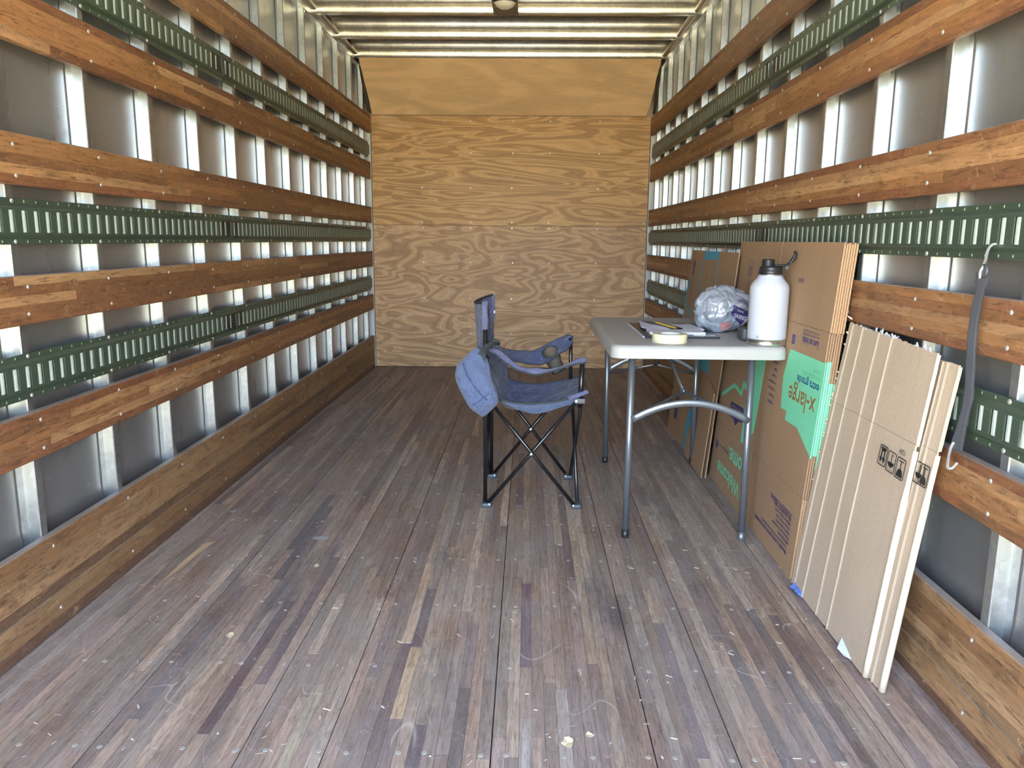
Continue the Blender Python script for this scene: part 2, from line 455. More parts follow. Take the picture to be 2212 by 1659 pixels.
force(.16, 2.4, 3.3, (.17, .12, .11)); force(-.9, 1.6, 2.3, (.16, .13, .13)); force(.67, 1.5, 2.2, (.15, .125, .125))
blocks.sort(key=lambda b: (b[2]+b[3])/2+abs((b[0]+b[1])/2)*.45)
def block_geo(mb, b):
    g_ = .0002; x0, x1, y0, y1, c, h = b; x0 += g_; x1 -= g_; y0 += g_; y1 -= g_; e = .0003
    mb.cur = c
    mb.add([(x0, y0, -.02), (x1, y0, -.02), (x1, y1, -.02), (x0, y1, -.02), (x0, y0, h-e), (x1, y0, h-e), (x1, y1, h-e), (x0, y1, h-e),
            (x0+e, y0+e, h), (x1-e, y0+e, h), (x1-e, y1-e, h), (x0+e, y1-e, h)],
           [(0, 3, 2, 1), (0, 1, 5, 4), (1, 2, 6, 5), (2, 3, 7, 6), (3, 0, 4, 7), (4, 5, 9, 8), (5, 6, 10, 9), (6, 7, 11, 10), (7, 4, 8, 11), (8, 9, 10, 11)])
vis = [b for b in blocks if b[3] > 1.35]; hid = [b for b in blocks if b[3] <= 1.35]
for b in vis[:300]:
    q = MB(); block_geo(q, b); q.build('floor_strip', 'floor', fl, tint=True, recalc=False)
q = MB()
for b in vis[300:]+hid: block_geo(q, b)
o = q.build('floor_strips', 'floor', fl, tint=True, recalc=False); o['kind'] = 'stuff'
# screw heads, one shared mesh
q = MB(); q.lathe([(.0062, -.004), (.0062, .0003), (.0052, .0009), (.001, .0006)], seg=10)
scr0 = q.build('floor_screw', 'screw', fl, smooth=False)
scr0.location = (-.615, 1.499, 0)
k = 0
while 1.499-.3457+.3457*k < 6.5:
    yy = 1.499-.3457+.3457*k
    for i in range(-3, 8):
        for dxx in (-.028, .028):
            xx = -.587+.1765*i+dxx+rnd.uniform(-.006, .006)
            if xx < XL+.03 or xx > XR-.03 or rnd.random() < .12: continue
            if k > 5 and rnd.random() < .3: continue
            c = scr0.copy(); COL.objects.link(c); c.location = (xx, yy+rnd.uniform(-.004, .004), 0)
    k += 1

# ------------------------------------------------------------------ walls
RPAL = [(.36, .175, .072), (.32, .150, .060), (.29, .130, .055), (.38, .20, .088), (.45, .26, .125), (.35, .19, .09), (.22, .10, .045)]
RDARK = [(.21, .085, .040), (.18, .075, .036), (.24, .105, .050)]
NAMES = {'A': 'topmost', 'B': 'second from the top', 'C': 'third from the top', 'D': 'fourth from the top', 'F': 'fifth from the top, above the kick board', 'S': 'lowest'}
RLAB = {
 (-1, 'A'): 'topmost laminated wooden slat rail on left wall, below the roof rail',
 (-1, 'B'): 'second wooden slat rail from top on left wall, with dark stain',
 (-1, 'C'): 'third wooden slat rail from top on left wall, above middle track',
 (-1, 'D'): 'fourth wooden slat rail from top on left wall, below middle track',
 (-1, 'F'): 'fifth wooden slat rail from top on left wall, above the kick board',
 (-1, 'S'): 'tall scuffed wooden kick board along floor at left wall',
 (1, 'A'): 'topmost laminated wooden slat rail on right wall, below the roof rail',
 (1, 'B'): 'second wooden slat rail from top on right wall',
 (1, 'C'): 'third wooden slat rail from top on right wall, above middle track',
 (1, 'D'): 'fourth wooden slat rail from top on right wall, behind the rubber strap',
 (1, 'F'): 'fifth wooden slat rail from top on right wall, where the strap ends',
 (1, 'S'): 'tall scuffed wooden kick board along floor at right wall'}
TLAB = {
 (-1, 'E1'): 'upper green slotted cargo track on left wall',
 (-1, 'E2'): 'middle green slotted cargo track on left wall',
 (-1, 'E3'): 'lower green slotted cargo track on left wall',
 (1, 'E1'): 'upper green slotted cargo track on right wall',
 (1, 'E2'): 'middle green slotted cargo track on right wall, holding the strap hook',
 (1, 'E3'): 'lower green slotted cargo track on right wall, partly behind cardboard'}
TJ = {-1: 3.505, 1: 3.455}

def rivet(mb, side, d, y, z, r=.006, h=.0028):
    x = wx(side, d); s_ = -side
    vs = []; n = 8
    for rr, hh in ((r, 0), (r*.8, h*.7), (r*.3, h)):
        for i in range(n): a = 2*pi*i/n; vs.append((x-side*hh, y+rr*cos(a), z+rr*sin(a)))
    fs = [(i, (i+1) % n, n+(i+1) % n, n+i) for i in range(n)]+[(n+i, n+(i+1) % n, 2*n+(i+1) % n, 2*n+i) for i in range(n)]+[tuple(range(2*n, 3*n))]
    mb.add(vs, fs)

for side in (-1, 1):
    nm = 'left' if side < 0 else 'right'; Z = dz(side)
    wl = empty('wall_'+nm, (wx(side, DSK), 3.5, 0), kind='structure')
    q = MB(); q.box(wx(side, DSK), wx(side, DSK+.012), Y0, 6.70, -.05, 2.56); q.build('wall_panel', 'skin', wl)
    q = MB(); q.box(wx(side, DSK+.013), wx(side, DSK+.03), Y0, 6.80, -.25, 2.60); q.build('outer_skin', 'ext', wl)
    # studs: hat section, flange / web / face / web / flange
    st0 = None
    for k in ks:
        if st0 is None:
            q = MB(); hw = .016; fw = .03; t = .0015
            pr = [(-hw-fw, DSK), (-hw-fw, DSK-t), (-hw-t, DSK-t), (-hw, TH+.001), (hw, TH+.001), (hw+t, DSK-t), (hw+fw, DSK-t), (hw+fw, DSK),
                  ]
            pr = [(-hw-fw, DSK-.0003), (-hw-fw, DSK-t-.0005), (-hw-.002, DSK-t-.0005), (-hw, TH+.0035), (-hw+.0025, TH+.001), (hw-.0025, TH+.001), (hw, TH+.0035), (hw+.002, DSK-t-.0005), (hw+fw, DSK-t-.0005), (hw+fw, DSK-.0003)]
            q.prism(pr, lambda p, t_: (wx(side, p[1])-wx(side, 0), p[0], t_), -.01, 2.408)
            st0 = q.build('stud', 'stud', wl); st = st0
        else:
            st = st0.copy(); COL.objects.link(st)
        st.location = (wx(side, 0), YST+k*S, 0)
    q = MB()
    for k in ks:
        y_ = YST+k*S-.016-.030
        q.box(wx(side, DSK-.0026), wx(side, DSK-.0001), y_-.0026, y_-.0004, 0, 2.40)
    o = q.build('flange_gap_shadow', 'cable', wl); o['kind'] = 'stuff'  # dark strips standing in for the shadowed gap along each stud flange
    # top rail with rounded cove moulding
    q = MB(); q.box(wx(side, .018), wx(side, DSK-.001), Y0, 6.60, 2.403+Z, 2.458+Z); q.build('top_rail', 'stud', wl)
    q = MB(); q.tube([(wx(side, .010), Y0, 2.462+Z), (wx(side, .010), 6.30, 2.462+Z)], .017, 12); o = q.build('cove_rail', 'cove', wl, smooth=True)
    # white corner post at the front end of the bay
    q = MB(); q.box(wx(side, .001), wx(side, DSK-.001), 6.628, 6.70, 0, 2.05); q.build('corner_post', 'white', wl)
    # wood rails
    for key, (za, zb) in RAILS.items():
        za, zb = za+Z, zb+Z
        th = TH
        if key == 'S' : nrow = 8
        else: nrow = 5
        rail = empty('kick_board' if key == 'S' else 'slat_rail', (wx(side, 0), 3.6, za), RLAB[(side, key)], 'kick board' if key == 'S' else 'rail',
                     None if key == 'S' else 'wooden slat rails along the %s wall' % nm)
        rh = (zb-za)/nrow
        yend = 6.60 if key != 'A' else 6.64
        for r_ in range(nrow):
            y = Y0-rnd.random()*.5
            z0_ = za+r_*rh; z1_ = z0_+rh
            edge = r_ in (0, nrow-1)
            while y < yend:
                ln = rnd.uniform(.5, 1.5); a_, b_ = max(y, Y0), min(y+ln, yend)
                if yend-b_ < .06: b_ = yend
                if b_-a_ > .03:
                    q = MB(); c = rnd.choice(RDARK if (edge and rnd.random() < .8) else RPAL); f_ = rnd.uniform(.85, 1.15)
                    if key == 'S': c = rnd.choice([(.28, .15, .068), (.31, .175, .082), (.24, .125, .058), (.34, .20, .10)])
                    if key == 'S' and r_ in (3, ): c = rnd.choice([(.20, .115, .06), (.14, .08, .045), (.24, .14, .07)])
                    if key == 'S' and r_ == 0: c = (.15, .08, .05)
                    q.cur = tuple(x*f_*.98 for x in c)
                    dj = rnd.uniform(0, .0003); g_ = .00012
                    if key == 'S' and r_ in (3,): dj += .003
                    ch = .0025 if edge else .0001
                    xo, xi = wx(side, dj), wx(side, th)
                    zt = z1_-(g_ if r_ < nrow-1 else 0); zl = z0_+(g_ if r_ else 0)
                    ct = ch if r_ == nrow-1 else .0001; cb = ch if r_ == 0 else .0001
                    pr = [(xi, zl), (xo-(-side)*0, zl+cb), (xo, zt-ct), (xi, zt)]
                    pr = [(xi, zl), (wx(side, dj+cb), zl), (xo, zl+cb), (xo, zt-ct), (wx(side, dj+ct), zt), (xi, zt)]
                    q.prism(pr, lambda p, t_: (p[0], t_, p[1]), a_+g_, b_-g_)
                    q.build('wood_strip', 'scuff' if key == 'S' else 'rail', rail, tint=True)
                if b_ >= yend: break
                y += ln
        q = MB()
        for k in ks:
            for zz in ((za+.026, zb-.026) if key != 'S' else (za+.05, zb-.035)):
                rivet(q, side, .0002, YST+k*S+rnd.uniform(-.004, .004), zz+rnd.uniform(-.004, .004))
        o = q.build('rivets', 'rivet', rail, smooth=True); o['kind'] = 'stuff'
    # cargo tracks
    for key, (za, zb) in TRACKS.items():
        za, zb = za+Z, zb+Z; zc = (za+zb)/2
        tr = empty('cargo_track', (wx(side, TH), 3.6, za), TLAB[(side, key)], 'cargo track', 'green cargo tracks along the %s wall' % nm)
        J = TJ[side]
        for (ya, yb) in ((Y0, J-.002), (J+.002, 6.60)):
            q = MB(); q.cur = (1, 1, 1)
            d_f, d_c, d_fl = .018, .0075, TH
            fz = .015; slo = .026
            # flanges + slopes (front surfaces with thickness)
            for sg in (-1, 1):
                e0 = zc+sg*(zb-zc)
                pr = [(d_fl, e0), (d_f, e0), (d_f, e0-sg*fz), (d_c+.001, e0-sg*(fz+.008)), (d_c, e0-sg*(fz+.010)), (d_c, e0-sg*slo), (d_c+.003, e0-sg*slo), (d_c+.003, e0-sg*(fz+.012)), (d_fl, e0-sg*(fz+.002))]
                q.prism([(wx(side, a), b) for a, b in pr], lambda p, t_: (p[0], t_, p[1]), ya, yb)
            zi0, zi1 = za+slo, zb-slo; sh = .0285; p_ = .0508; sw = .0120
            ny = int((yb-ya)/p_)+1; yy = ya
            off = (YST-.02) % p_
            ys = []
            kk = math.ceil((ya+.014-off)/p_)
            while off+kk*p_ < yb-.012: ys.append(off+kk*p_); kk += 1
            xc0, xc1 = wx(side, d_c), wx(side, d_c+.003)
            tabs = MB()
            last = ya
            for yv in ys:
                dark = abs(yv-J) < .09
                q.cur = (.12, .12, .14) if dark else (1, 1, 1)
                q.box(xc0, xc1, last, yv-sw, zi0, zi1)
                q.box(xc0, xc1, yv-sw, yv+sw, zi0, zc-sh); q.box(xc0, xc1, yv-sw, yv+sw, zc+sh, zi1)
                last = yv+sw
                if abs(yv-J) > .055:
                    # rolled bearing lip set back in the slot
                    dd = [(.017, -.0100), (.0112, -.0086), (.0088, -.003), (.0088, .003), (.0112, .0086), (.017, .0100)]
                    tabs.prism([(wx(side, a), yv+b+.0014) for a, b in dd], lambda p, t_: (p[0], p[1], t_), zc-sh+.0008, zc+sh-.0008)
            q.cur = (1, 1, 1)
            q.box(xc0, xc1, last, yb, zi0, zi1)
            # small punched nibs on the flanges
            yv = ya+.03
            while yv < min(yb, 5.2):
                for sg in (-1, 1):
                    zz = zc+sg*(zb-zc-.0075); xx = wx(side, d_f); 
                    q.cur = (2.6, 2.4, 2.2)
                    q.add([(xx, yv-.002, zz-.004), (xx, yv+.002, zz-.004), (xx, yv+.002, zz+.004), (xx, yv-.002, zz+.004), (wx(side, d_f-.002), yv, zz)],
                          [(0, 1, 4), (1, 2, 4), (2, 3, 4), (3, 0, 4)])
                yv += p_
            sec = q.build('track_section', 'track', tr, tint=True)
            o = tabs.build('slot_lips', 'tab', sec); o['kind'] = 'stuff'
            q = MB()
            for k in ks:
                yv = YST+k*S
                if ya < yv < yb:
                    for sg in (-1, 1): rivet(q, side, d_f, yv, zc+sg*(zb-zc-.0075), .0065, .003)
            o = q.build('rivets', 'rivet', sec, smooth=True); o['kind'] = 'stuff'

# ------------------------------------------------------------------ front (back of picture) wall
wb = empty('wall_back', (0, 6.66, 0), kind='structure')
q = MB(); q.box(-1.30, .985, 6.648, 6.668, .004, 1.1985); q.build('plywood_panel', 'ply_low', wb)
q = MB(); q.box(-1.30, .985, 6.651, 6.668, 1.2010, 2.078); q.build('plywood_panel', 'ply_up', wb)
# leaning header, from the top of the panel up to the first roof bow
HY, HZ = 6.215, 2.432
dY, dZ = HY-6.640, HZ-2.081
q = MB()
def hp(x, t, o_): return (x, 6.640+dY*t+o_*.62, 2.081+dZ*t+o_*.78)
n = 24; vs = []
for o_ in (0, .012):
    for j in range(9):
        for i in range(n+1):
            t = j/8; l_ = -1.285-.012*t+.006*noise.noise(Vector((0, t*5, 0))); r_ = .965+.02*t-.012*abs(noise.noise(Vector((3, t*7, 0))))-.02*(1-t)**4
            vs.append(hp(l_+(r_-l_)*i/n, t, o_+.004*sin(t*pi)*sin(i/n*pi*3)))
fs = []
N1 = n+1; NN = 9*N1
for j in range(8):
    for i in range(n):
        a = j*N1+i; fs += [(a, a+1, a+1+N1, a+N1), (NN+a, NN+a+N1, NN+a+1+N1, NN+a+1)]
for i in range(n): fs += [(i, NN+i, NN+i+1, i+1), (8*N1+i, 8*N1+i+1, NN+8*N1+i+1, NN+8*N1+i)]
for j in range(8): fs += [(j*N1, (j+1)*N1, NN+(j+1)*N1, NN+j*N1), (j*N1+n, NN+j*N1+n, NN+(j+1)*N1+n, (j+1)*N1+n)]
q.add(vs, fs); q.build('plywood_header', 'ply_head', wb)
q = MB(); q.box(-1.37, 1.06, 6.72, 6.76, -.25, 2.60); q.build('front_bulkhead', 'cove', wb)
q = MB()
for zz, xs in ((2.037, (-.484, -.134, .169, .574)), (1.785, (-1.292, -.483, -.134, .169, .574, .975)), (1.505, (-1.287, -.886, -.483, -.142, .571, .962)),
               (1.226, (-1.286, -.892, -.483, -.139, .167, .575, .961)), (1.178, (-1.286, -.883, -.483, -.138, .171, .575, .965)), (.894, (-1.288, -.88, -.484, -.131, .177, .57, .965)),
               (.59, (-1.287, -.879, -.487, -.138, .169, .566, .963)), (.292, (-1.284, -.88, -.484, -.138, .158, .564)), (.036, (-1.284, -.878, .16, .559))):
    for xx in xs:
        yb = 6.648 if zz < 1.2 else 6.651; r = .007
        vs = [(xx+r*cos(2*pi*i/8), yb-.0001, zz+r*sin(2*pi*i/8)) for i in range(8)]+[(xx+r*.6*cos(2*pi*i/8), yb-.003, zz+r*.6*sin(2*pi*i/8)) for i in range(8)]
        q.add(vs, [(i, (i+1) % 8, 8+(i+1) % 8, 8+i) for i in range(8)]+[tuple(range(8, 16))])
o = q.build('panel_screws', 'rivet', wb); o['kind'] = 'stuff'
# wiring dropping down in the front left corner, cable clips at the right
q = MB(); q.tube([(-1.315, 6.33, 2.43), (-1.318, 6.42, 2.36), (-1.31, 6.47, 2.26), (-1.305, 6.52, 2.17), (-1.30, 6.56, 2.11), (-1.288, 6.585, 2.092)], .011, 8)
q.tube([(-1.325, 6.36, 2.43), (-1.325, 6.47, 2.30), (-1.315, 6.55, 2.16), (-1.305, 6.57, 2.10)], .007, 8)
tag(q.build('wiring_cable', 'cable', smooth=True), 'dark wiring cable hanging down the front left corner beside plywood header', 'cable')
q = MB(); q.tube([(1.0, 6.34, 2.43), (1.003, 6.42, 2.32), (1.0, 6.50, 2.22), (.996, 6.58, 2.09)], .010, 8)
tag(q.build('wiring_cable', 'cable', smooth=True), 'dark wiring cable down the front right corner beside plywood header', 'cable')

# ------------------------------------------------------------------ ceiling
ce = empty('ceiling', (0, 3.5, 2.55), kind='structure')
q = MB(); q.box(XL-.05, XR+.05, Y0, 6.72, 2.545, 2.56); q.build('roof_sheet', 'roofskin', ce)
q = MB(); q.box(XL-.09, XR+.09, Y0, 6.80, 2.562, 2.60); q.build('roof_outer', 'ext', ce)
bow0 = None
for i in range(10):
    yb = 6.195-.578*i
    if yb < Y0+.1: break
    if bow0 is None:
        q = MB()
        pr = [(-.022, 2.544), (-.0225, 2.5425), (-.006, 2.541), (.004, 2.50), (.006, 2.485), (0, 2.478), (.001, 2.445), (.000, 2.431), (.004, 2.428), (.030, 2.428), (.030, 2.436), (.032, 2.436), (.032, 2.426), (.003, 2.4255), (-.003, 2.430), (-.002, 2.476), (.003, 2.484), (.001, 2.50), (-.009, 2.538)]
        # closed thin section: front skin then back skin
        fr = [(-.044, 2.5445), (-.030, 2.536), (-.020, 2.512), (-.0145, 2.490), (-.0105, 2.486), (-.0125, 2.482), (-.0045, 2.448), (-.001, 2.4335), (.004, 2.4275), (.036, 2.4275), (.036, 2.437)]
        bk = [(.0345, 2.437), (.0345, 2.429), (.006, 2.429), (.001, 2.434), (-.0025, 2.448), (-.0105, 2.482), (-.0085, 2.486), (-.0125, 2.490), (-.018, 2.512), (-.028, 2.538), (-.042, 2.5449)]
        q.prism(fr+bk, lambda p, t_: (t_, p[0], p[1]), XL-.04, XR+.04)
        bow0 = q.build('roof_bow', 'bow', ce); smooth_by_angle(bow0, 40); bo = bow0
    else:
        bo = bow0.copy(); COL.objects.link(bo)
    bo.location = (0, yb, 0)
# lamp
lp = empty('ceiling_lamp', (-.15, 4.88, 2.42), 'small dome lamp on dark square plate under the roof bow', 'ceiling lamp')
q = MB(); q.box(-.224, -.076, 4.62, 5.045, 2.4185, 2.4225)
q.box(-.224, -.220, 4.62, 5.045, 2.4225, 2.434); q.box(-.080, -.076, 4.62, 5.045, 2.4225, 2.434)
q.build('mounting_plate', 'lampplate', lp)
q = MB(); q.lathe([(.060, 0), (.062, -.008), (.056, -.012), (.050, -.024), (.03, -.034), (.004, -.038)], (-.15, 4.765, 2.4185), 28); q.build('lens', 'glass', lp, smooth=True)
q = MB(); q.lathe([(.066, 0), (.068, -.004), (.066, -.009), (.061, -.009)], (-.15, 4.765, 2.4184), 28); q.build('bezel', 'steel', lp, smooth=True)
q = MB()
for xx in (-.212, -.088):
    for yy in (4.64, 5.03, 4.86): q.lathe([(.004, 0), (.0035, -.002), (.001, -.003)], (xx, yy, 2.4184), 8)
o = q.build('plate_screws', 'rivet', lp); o['kind'] = 'stuff'

# ------------------------------------------------------------------ rounded box helper (bevel)
def rbox(name, mat, x0, x1, y0, y1, z0, z1, bev, parent=None, seg=3):
    q = MB(); q.box(x0, x1, y0, y1, z0, z1); o = q.build(name, mat, parent)
    b = o.modifiers.new('bevel', 'BEVEL'); b.width = bev; b.segments = seg; b.limit_method = 'NONE'
    o.data.polygons.foreach_set('use_smooth', [True]*6)
    wn = o.modifiers.new('wn', 'WEIGHTED_NORMAL')
    return o

# ------------------------------------------------------------------ table
TZ = .722
tb = empty('folding_table', (.607, 3.27, 0), 'white plastic-top folding table with grey tubular legs by the right wall', 'table')
def rrect(x0, x1, y0, y1, r, n=6):
    pts = []
    for cx, cy, a0 in ((x1-r, y1-r, 0), (x0+r, y1-r, pi/2), (x0+r, y0+r, pi), (x1-r, y0+r, 3*pi/2)):
        for i in range(n+1): a = a0+pi/2*i/n; pts.append((cx+r*cos(a), cy+r*sin(a)))
    return pts
tx0, tx1, ty0, ty1 = .300, .925, 2.738, 3.79
q = MB(); prof = [(.000, .678), (-.0, .690), (.0, .708), (-.004, .717), (-.012, TZ)]
vs = []; rings = []
for ins, z in [(.010, .679), (0, .676), (0, .690), (0, .706), (.0035, .716), (.012, TZ-.0006), (.024, TZ)]:
    rg = rrect(tx0+ins, tx1-ins, ty0+ins, ty1-ins, .045-ins*.6); rings.append([(x, y, z) for x, y in rg])
nr = len(rings[0]); vs = [v for r_ in rings for v in r_]
fs = [(i*nr+k, i*nr+(k+1) % nr, (i+1)*nr+(k+1) % nr, (i+1)*nr+k) for i in range(len(rings)-1) for k in range(nr)]
fs.append(tuple((len(rings)-1)*nr+k for k in range(nr)))
# underside
b0 = len(vs); rg = rrect(tx0+.012, tx1-.012, ty0+.012, ty1-.012, .038); vs += [(x, y, .700) for x, y in rg]
fs += [(k, b0+k, b0+(k+1) % nr, (k+1) % nr) for k in range(nr)]; fs.append(tuple(b0+k for k in range(nr))[::-1])
q.add(vs, fs); o = q.build('tabletop', 'tabletop', tb); smooth_by_angle(o, 50)
def leg(xb, yb, xt, yt, capmat='cap'):
    q = MB(); q.tube([(xb, yb, .026), (xt, yt, .70)], .0127, 14); lg = q.build('leg', 'legsteel', tb, smooth=True)
    q = MB(); q.tube([(xb, yb, .0008), (xb, yb, .0035), (xb+(xt-xb)*.045, yb+(yt-yb)*.045, .032)], [.0120, .0142, .0142], 14); q.build('foot_cap', capmat, lg, smooth=True)
leg(.373, 2.762, .380, 2.790); leg(.800, 2.752, .809, 2.790, 'legsteel'); leg(.395, 3.757, .388, 3.735); leg(.824, 3.753, .818, 3.735)
def arch(y, xa, xb, za, zc_):
    pts = []
    for i in range(21):
        t = i/20; x = xa+(xb-xa)*t; z = za+(zc_-za)*(1-(2*t-1)**2); pts.append((x, y, z))
    q = MB(); q.tube(pts, .0125, 12, flat=(1.05, .55)); q.build('arch_brace', 'legsteel', tb, smooth=True)
arch(2.768, .384, .806, .448, .512); arch(3.745, .396, .818, .468, .545)
# crossbars high under the top, folding rods and struts
for (yy, xa, xb, jx, jy, jz, ty) in ((2.775, .38, .80, .600, 2.93, .520, 3.24), (3.745, .396, .818, .600, 3.60, .520, 3.26)):
    q = MB()
    q.tube([(xa+.01, yy, .455), (jx-.01, jy, jz)], .005, 8); q.tube([(xb-.01, yy, .455), (jx+.01, jy, jz)], .005, 8)
    q.build('folding_rod', 'legsteel', tb, smooth=True)
    q = MB(); q.tube([(jx, jy, jz), (jx-.02, (jy+ty)/2, .60), (jx-.03, ty, .695)], [.006, .009, .011], 8, flat=(1, .6)); q.build('strut', 'legsteel', tb, smooth=True)
    q = MB(); q.tube([(jx+.016*cos(a*pi/6), jy+.004, jz+.012*sin(a*pi/6)) for a in range(12)], .0035, 6, closed=True); q.build('joint_ring', 'cap', tb, smooth=True)

# ------------------------------------------------------------------ folding camp chair
ch = empty('camp_chair', (.02, 3.285, 0), 'navy folding camp chair with cup holder and black steel poles', 'chair')
YN, YF = 3.086, 3.485
def pole(a, b, r=.0078, nm='pole'):
    q = MB(); q.tube([a, b], r, 10); return q.build(nm, 'chairpole', ch, smooth=True)
bn, fn, bf, ff = (-.165, YN, .018), (.212, YN, .018), (-.158, YF, .018), (.197, YF, .018)
tn, tfn, tbf, tff = (-.165, YN, .455), (.213, YN, .452), (-.158, YF, .455), (.200, YF, .455)
def sh(p, dx=0, dy=0, dz_=0): return (p[0]+dx, p[1]+dy, p[2]+dz_)
# uprights
pole(bn, (-.167, YN, .842), .0085, 'back_pole'); pole(bf, (-.158, YF, .842), .0085, 'back_pole')
# scissor pairs: near side, far side, front, rear
pole(sh(bn, .012, -.010), sh(tfn, -.008, -.010)); pole(sh(fn, -.012, -.020), sh(tn, .02, -.020, -.01))
pole(sh(bf, .012, .010), sh(tff, 0, .010)); pole(sh(ff, -.012, .020), sh(tbf, .012, .020))
pole(sh(fn, .004, .010), sh(tff, .004, -.012)); pole(sh(ff, .010, -.010), sh(tfn, .012, .012))
pole(sh(bn, -.004, .012), sh(tbf, -.004, -.012)); pole(sh(bf, -.012, -.010), sh(tn, -.010, .012))
# arm posts
pole(sh(tfn, .004, .002, -.03), (.222, YN, .60), .0105, 'arm_pole'); pole(sh(tff, .0, 0, -.02), (.196, YF, .655), .0085, 'arm_pole')
for x, y in ((bn[0]+.006, YN-.004), (fn[0]-.002, YN-.006), (bf[0]+.004, YF), (ff[0], YF)):
    o = rbox('foot', 'joint', x-.021, x+.021, y-.022, y+.022, .0006, .020, .006, ch)
    q = MB(); q.tube([(x+(.012 if x < 0 else -.012), y-.0235, .017), (x+(.012 if x < 0 else -.012), y-.0215, .017)], .0042, 8); q.build('pin', 'rivet', o)
for p in (tfn, tff):
    rbox('seat_bracket', 'joint', p[0]-.020, p[0]+.024, p[1]-.018, p[1]+.018, p[2]-.012, p[2]+.010, .004, ch)
q = MB(); q.tube([(.200, YN-.0205, .452), (.200, YN-.0185, .452)], .005, 8); q.tube([(.022, YN-.030, .232), (.022, YN-.026, .232)], .005, 8); q.tube([(.022, YF-.001, .232), (.022, YF+.001, .232)], .005, 8)
q.build('pivot_pins', 'rivet', ch)

def resample(pts, n):
    pts = [Vector(p) for p in pts]
    L = [0]
    for a, b in zip(pts[:-1], pts[1:]): L.append(L[-1]+(b-a).length)
    out = []
    for i in range(n):
        t = L[-1]*i/(n-1); j = max(k for k in range(len(L)) if L[k] <= t+1e-9); j = min(j, len(pts)-2)
        f_ = (t-L[j])/(L[j+1]-L[j]); out.append(pts[j].lerp(pts[j+1], f_))
    # light smoothing
    for _ in range(2): out = [out[0]]+[(out[i-1]+out[i]*2+out[i+1])/4 for i in range(1, n-1)]+[out[-1]]
    return out
def loft(name, mat, A, B, nu=40, nv=16, sag=None, wr=.003, th=.0025, parent=None, wsc=30, cut=None, seed=0):
    A = resample(A, nu); B = resample(B, nu); q = MB(); vs = []
    for j in range(nv):
        v = j/(nv-1)
        for i in range(nu):
            u = i/(nu-1); p = A[i].lerp(B[i], v)
            if sag: p = p+sag(u, v)
            nz = (noise.noise_vector(p*wsc+Vector((seed, 0, 0)))*wr+noise.noise_vector(p*wsc*2.6+Vector((seed, 4, 0)))*wr*.4)*(sin(pi*v)**.5 if nv > 3 else 1)
            vs.append(p+nz)
    fs = []
    for j in range(nv-1):
        for i in range(nu-1):
            f_ = (j*nu+i, j*nu+i+1, (j+1)*nu+i+1, (j+1)*nu+i)
            c = sum((vs[k_] for k_ in f_), Vector())/4
            if cut and cut(c): continue
            fs.append(f_)
    q.add(vs, fs)
    return q.build(name, mat, parent, smooth=True, mods=[('SOLIDIFY', dict(thickness=th, offset=0)), ('SUBSURF', dict(levels=1, render_levels=1))])
def hem(name, pts, r=.0035, parent=None, n=40, mat='trim', fl=(1, 1)):
    q = MB(); q.tube(resample(pts, n), r, 6, flat=fl); return q.build(name, mat, parent, smooth=True)
V = Vector
# backrest (slack, bowed to the rear between the poles)
bA = [(-.168, YN, .838), (-.170, YN+.004, .74), (-.172, YN+.02, .66), (-.165, YN+.03, .60), (-.150, YN+.02, .53)]
bB = [(-.154, YF, .842), (-.148, YF, .76), (-.150, YF, .66), (-.150, YF, .60), (-.140, YF, .53)]
back = loft('backrest', 'fabric', bA, bB, 36, 20, lambda u, v: V((-.058*sin(pi*v)**.8*(1-.25*u), 0, -.016*sin(pi*v)*(1-u))), .005, .004, ch, 18)
hem('back_hem', [V(bA[0]).lerp(V(bB[0]), v)+V((-.058*sin(pi*v)**.8, 0, -.013*sin(pi*v)+.002)) for v in [i/12 for i in range(13)]], .0055, back)
for p, x in ((YN, -.168), (YF, -.156)):
    q = MB(); q.tube([(x, p, .735), (x+.001, p, .77), (x-.001, p, .80), (x, p, .846)], [.0125, .0135, .012, .0115], 12); q.build('pole_sleeve', 'fabric_lav', back, smooth=True)
q = MB(); q.box(-.1485, -.1420, YF-.035, YF-.034, .765, .778); q.build('tag_label', 'paper', back)
q = MB(); q.tube(resample([(-.162, YN+.02, .836), (-.156, YN+.06, .80), (-.158, YN+.06, .72), (-.160, YN+.05, .64)], 20), .0035, 6, flat=(.5, 1.6)); q.build('side_binding', 'trim', back, smooth=True)
# seat
sN = [(-.166, YN, .57), (-.140, YN, .53), (-.122, YN, .475), (-.105, YN, .450), (-.055, YN, .437), (.013, YN, .434), (.11, YN, .442), (.171, YN, .457), (.214, YN-.004, .474), (.242, YN-.006, .484)]
sF = [(-.158, YF, .60), (-.120, YF, .578), (-.098, YF-.01, .545), (-.084, YF-.02, .505), (-.09, YF-.01, .475), (-.060, YF, .455), (.006, YF, .442), (.066, YF, .441), (.123, YF, .451), (.236, YF, .475)]
def ssag(u, v):
    s_ = sin(pi*v)**.75
    return V((-.01*s_*(1-u), 0, -.062*s_*sin(pi*min(1, .12+u*.9))**.8))
seat = loft('seat', 'fabric', sN, sF, 56, 26, lambda u, v: ssag(u, v)+V((0, 0, .006*abs(noise.noise(V((u*16, v*5, 3))))*sin(pi*v)-.004*abs(sin(u*38+4*noise.noise(V((u*5, v*3, 9)))))*sin(pi*v)**2)), .009, .004, ch, 20, seed=5)
hem('seat_hem', sN, .0042, seat, fl=(1.5, .6)); hem('seat_hem', sF, .0042, seat, fl=(1.5, .6))
